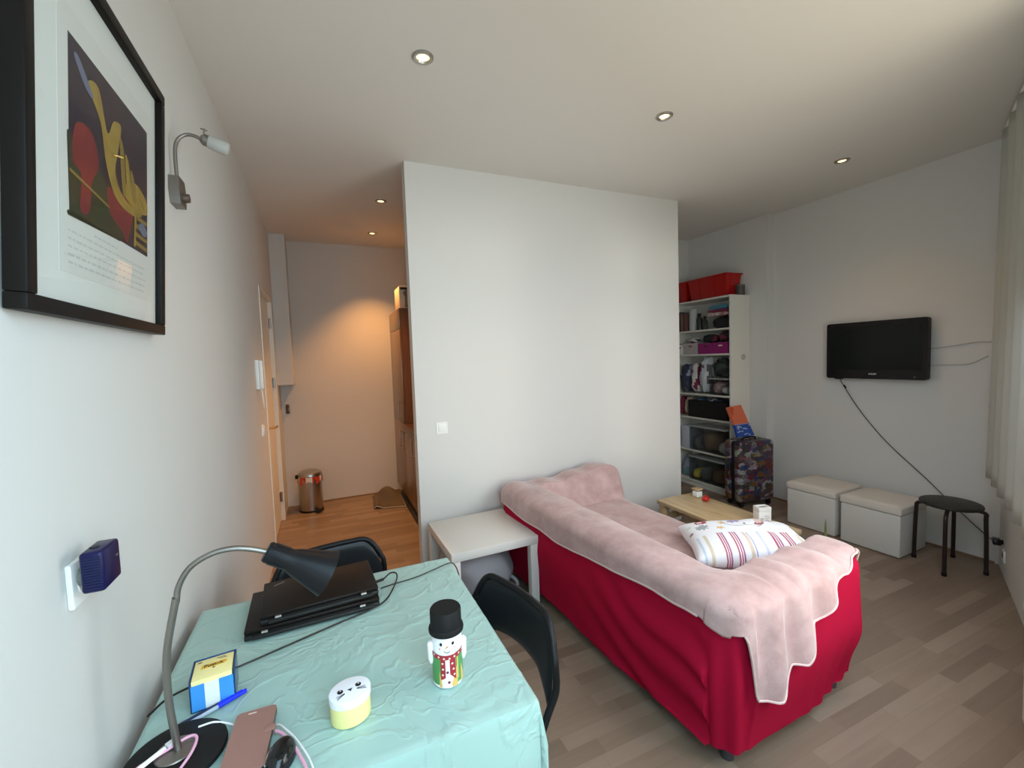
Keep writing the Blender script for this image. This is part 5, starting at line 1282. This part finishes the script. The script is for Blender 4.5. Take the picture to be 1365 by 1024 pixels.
g = G(); g.box(W(.235, .005, .145), (.075, .010, .075), rot=(0, 0, WROT), bev=.003); pl = obj('cover_plate', g, WPLAST, t)
g = G(); g.cyl(W(.235, .0101, .150), W(.235, .0115, .150), .018, n=20); obj('socket_hole', g, M('socket_dark', (.05, .045, .04), .6), pl)
#WL
WLEAD = M('lead_white', (.52, .51, .48), .5)
g = G(); g.tube([wallpt(1.735, 1.495, .02), wallpt(1.68, 1.498, .006), wallpt(1.58, 1.512, .006), wallpt(1.47, 1.530, .006), wallpt(1.40, 1.528, .008)], .0048, 8, 6); tag(obj('cable', g, WLEAD), 'upper pale cable leaving the television along the wall', 'cable', 'pale cables beside the television')
g = G(); g.tube([wallpt(1.735, 1.376, .02), wallpt(1.68, 1.372, .006), wallpt(1.56, 1.374, .006), wallpt(1.50, 1.380, .006), wallpt(1.41, 1.432, .008)], .0048, 8, 6); tag(obj('cable', g, WLEAD), 'lower pale cable leaving the television along the wall', 'cable', 'pale cables beside the television')

# ================================================================== CURTAINS
CUR = M('curtain_white', (.66, .66, .60), .85, bump=.05, bscale=300)
ntc = CUR.node_tree; Pc = ntc.nodes['Principled BSDF']
tr_ = ntc.nodes.new('ShaderNodeBsdfTranslucent'); tr_.inputs[0].default_value = (.62, .64, .60, 1); mxs = ntc.nodes.new('ShaderNodeMixShader'); mxs.inputs[0].default_value = .35
ntc.links.new(Pc.outputs[0], mxs.inputs[1]); ntc.links.new(tr_.outputs[0], mxs.inputs[2]); ntc.links.new(mxs.outputs[0], ntc.nodes['Material Output'].inputs[0])
def curtain(s0, s1, label, z0, pleats, o0=.05, o1=.11, ph=0.0, slant=0.0):
    t = thing('curtain', label, 'curtain', W((s0+s1)/2, .08, z0))
    g = G()
    def fn(u, v):
        z = lerp(H-.035, z0, v); s = lerp(s0, s1, u) + slant*v*(1-u)
        o = lerp(o0, o1, v) + .034*math.sin(u*pleats*2*PI+ph)*(.55+.45*v) + .006*math.sin(u*pleats*4*PI+1)
        p = W(s, o, z); return p
    g.grid(fn, pleats*16, 24); obj('curtain_cloth', g, CUR, t, 180, solid=.003)
    g = G(); g.cyl(W(s0-.04, .055, H-.03), W(s1+.04, .055, H-.03), .010, n=12); obj('curtain_rail', g, WHITE, t)
curtain(.24, 1.72, 'white pleated curtain hanging beside the television wall', .665, 6, .050, .066, 0.6, .05)
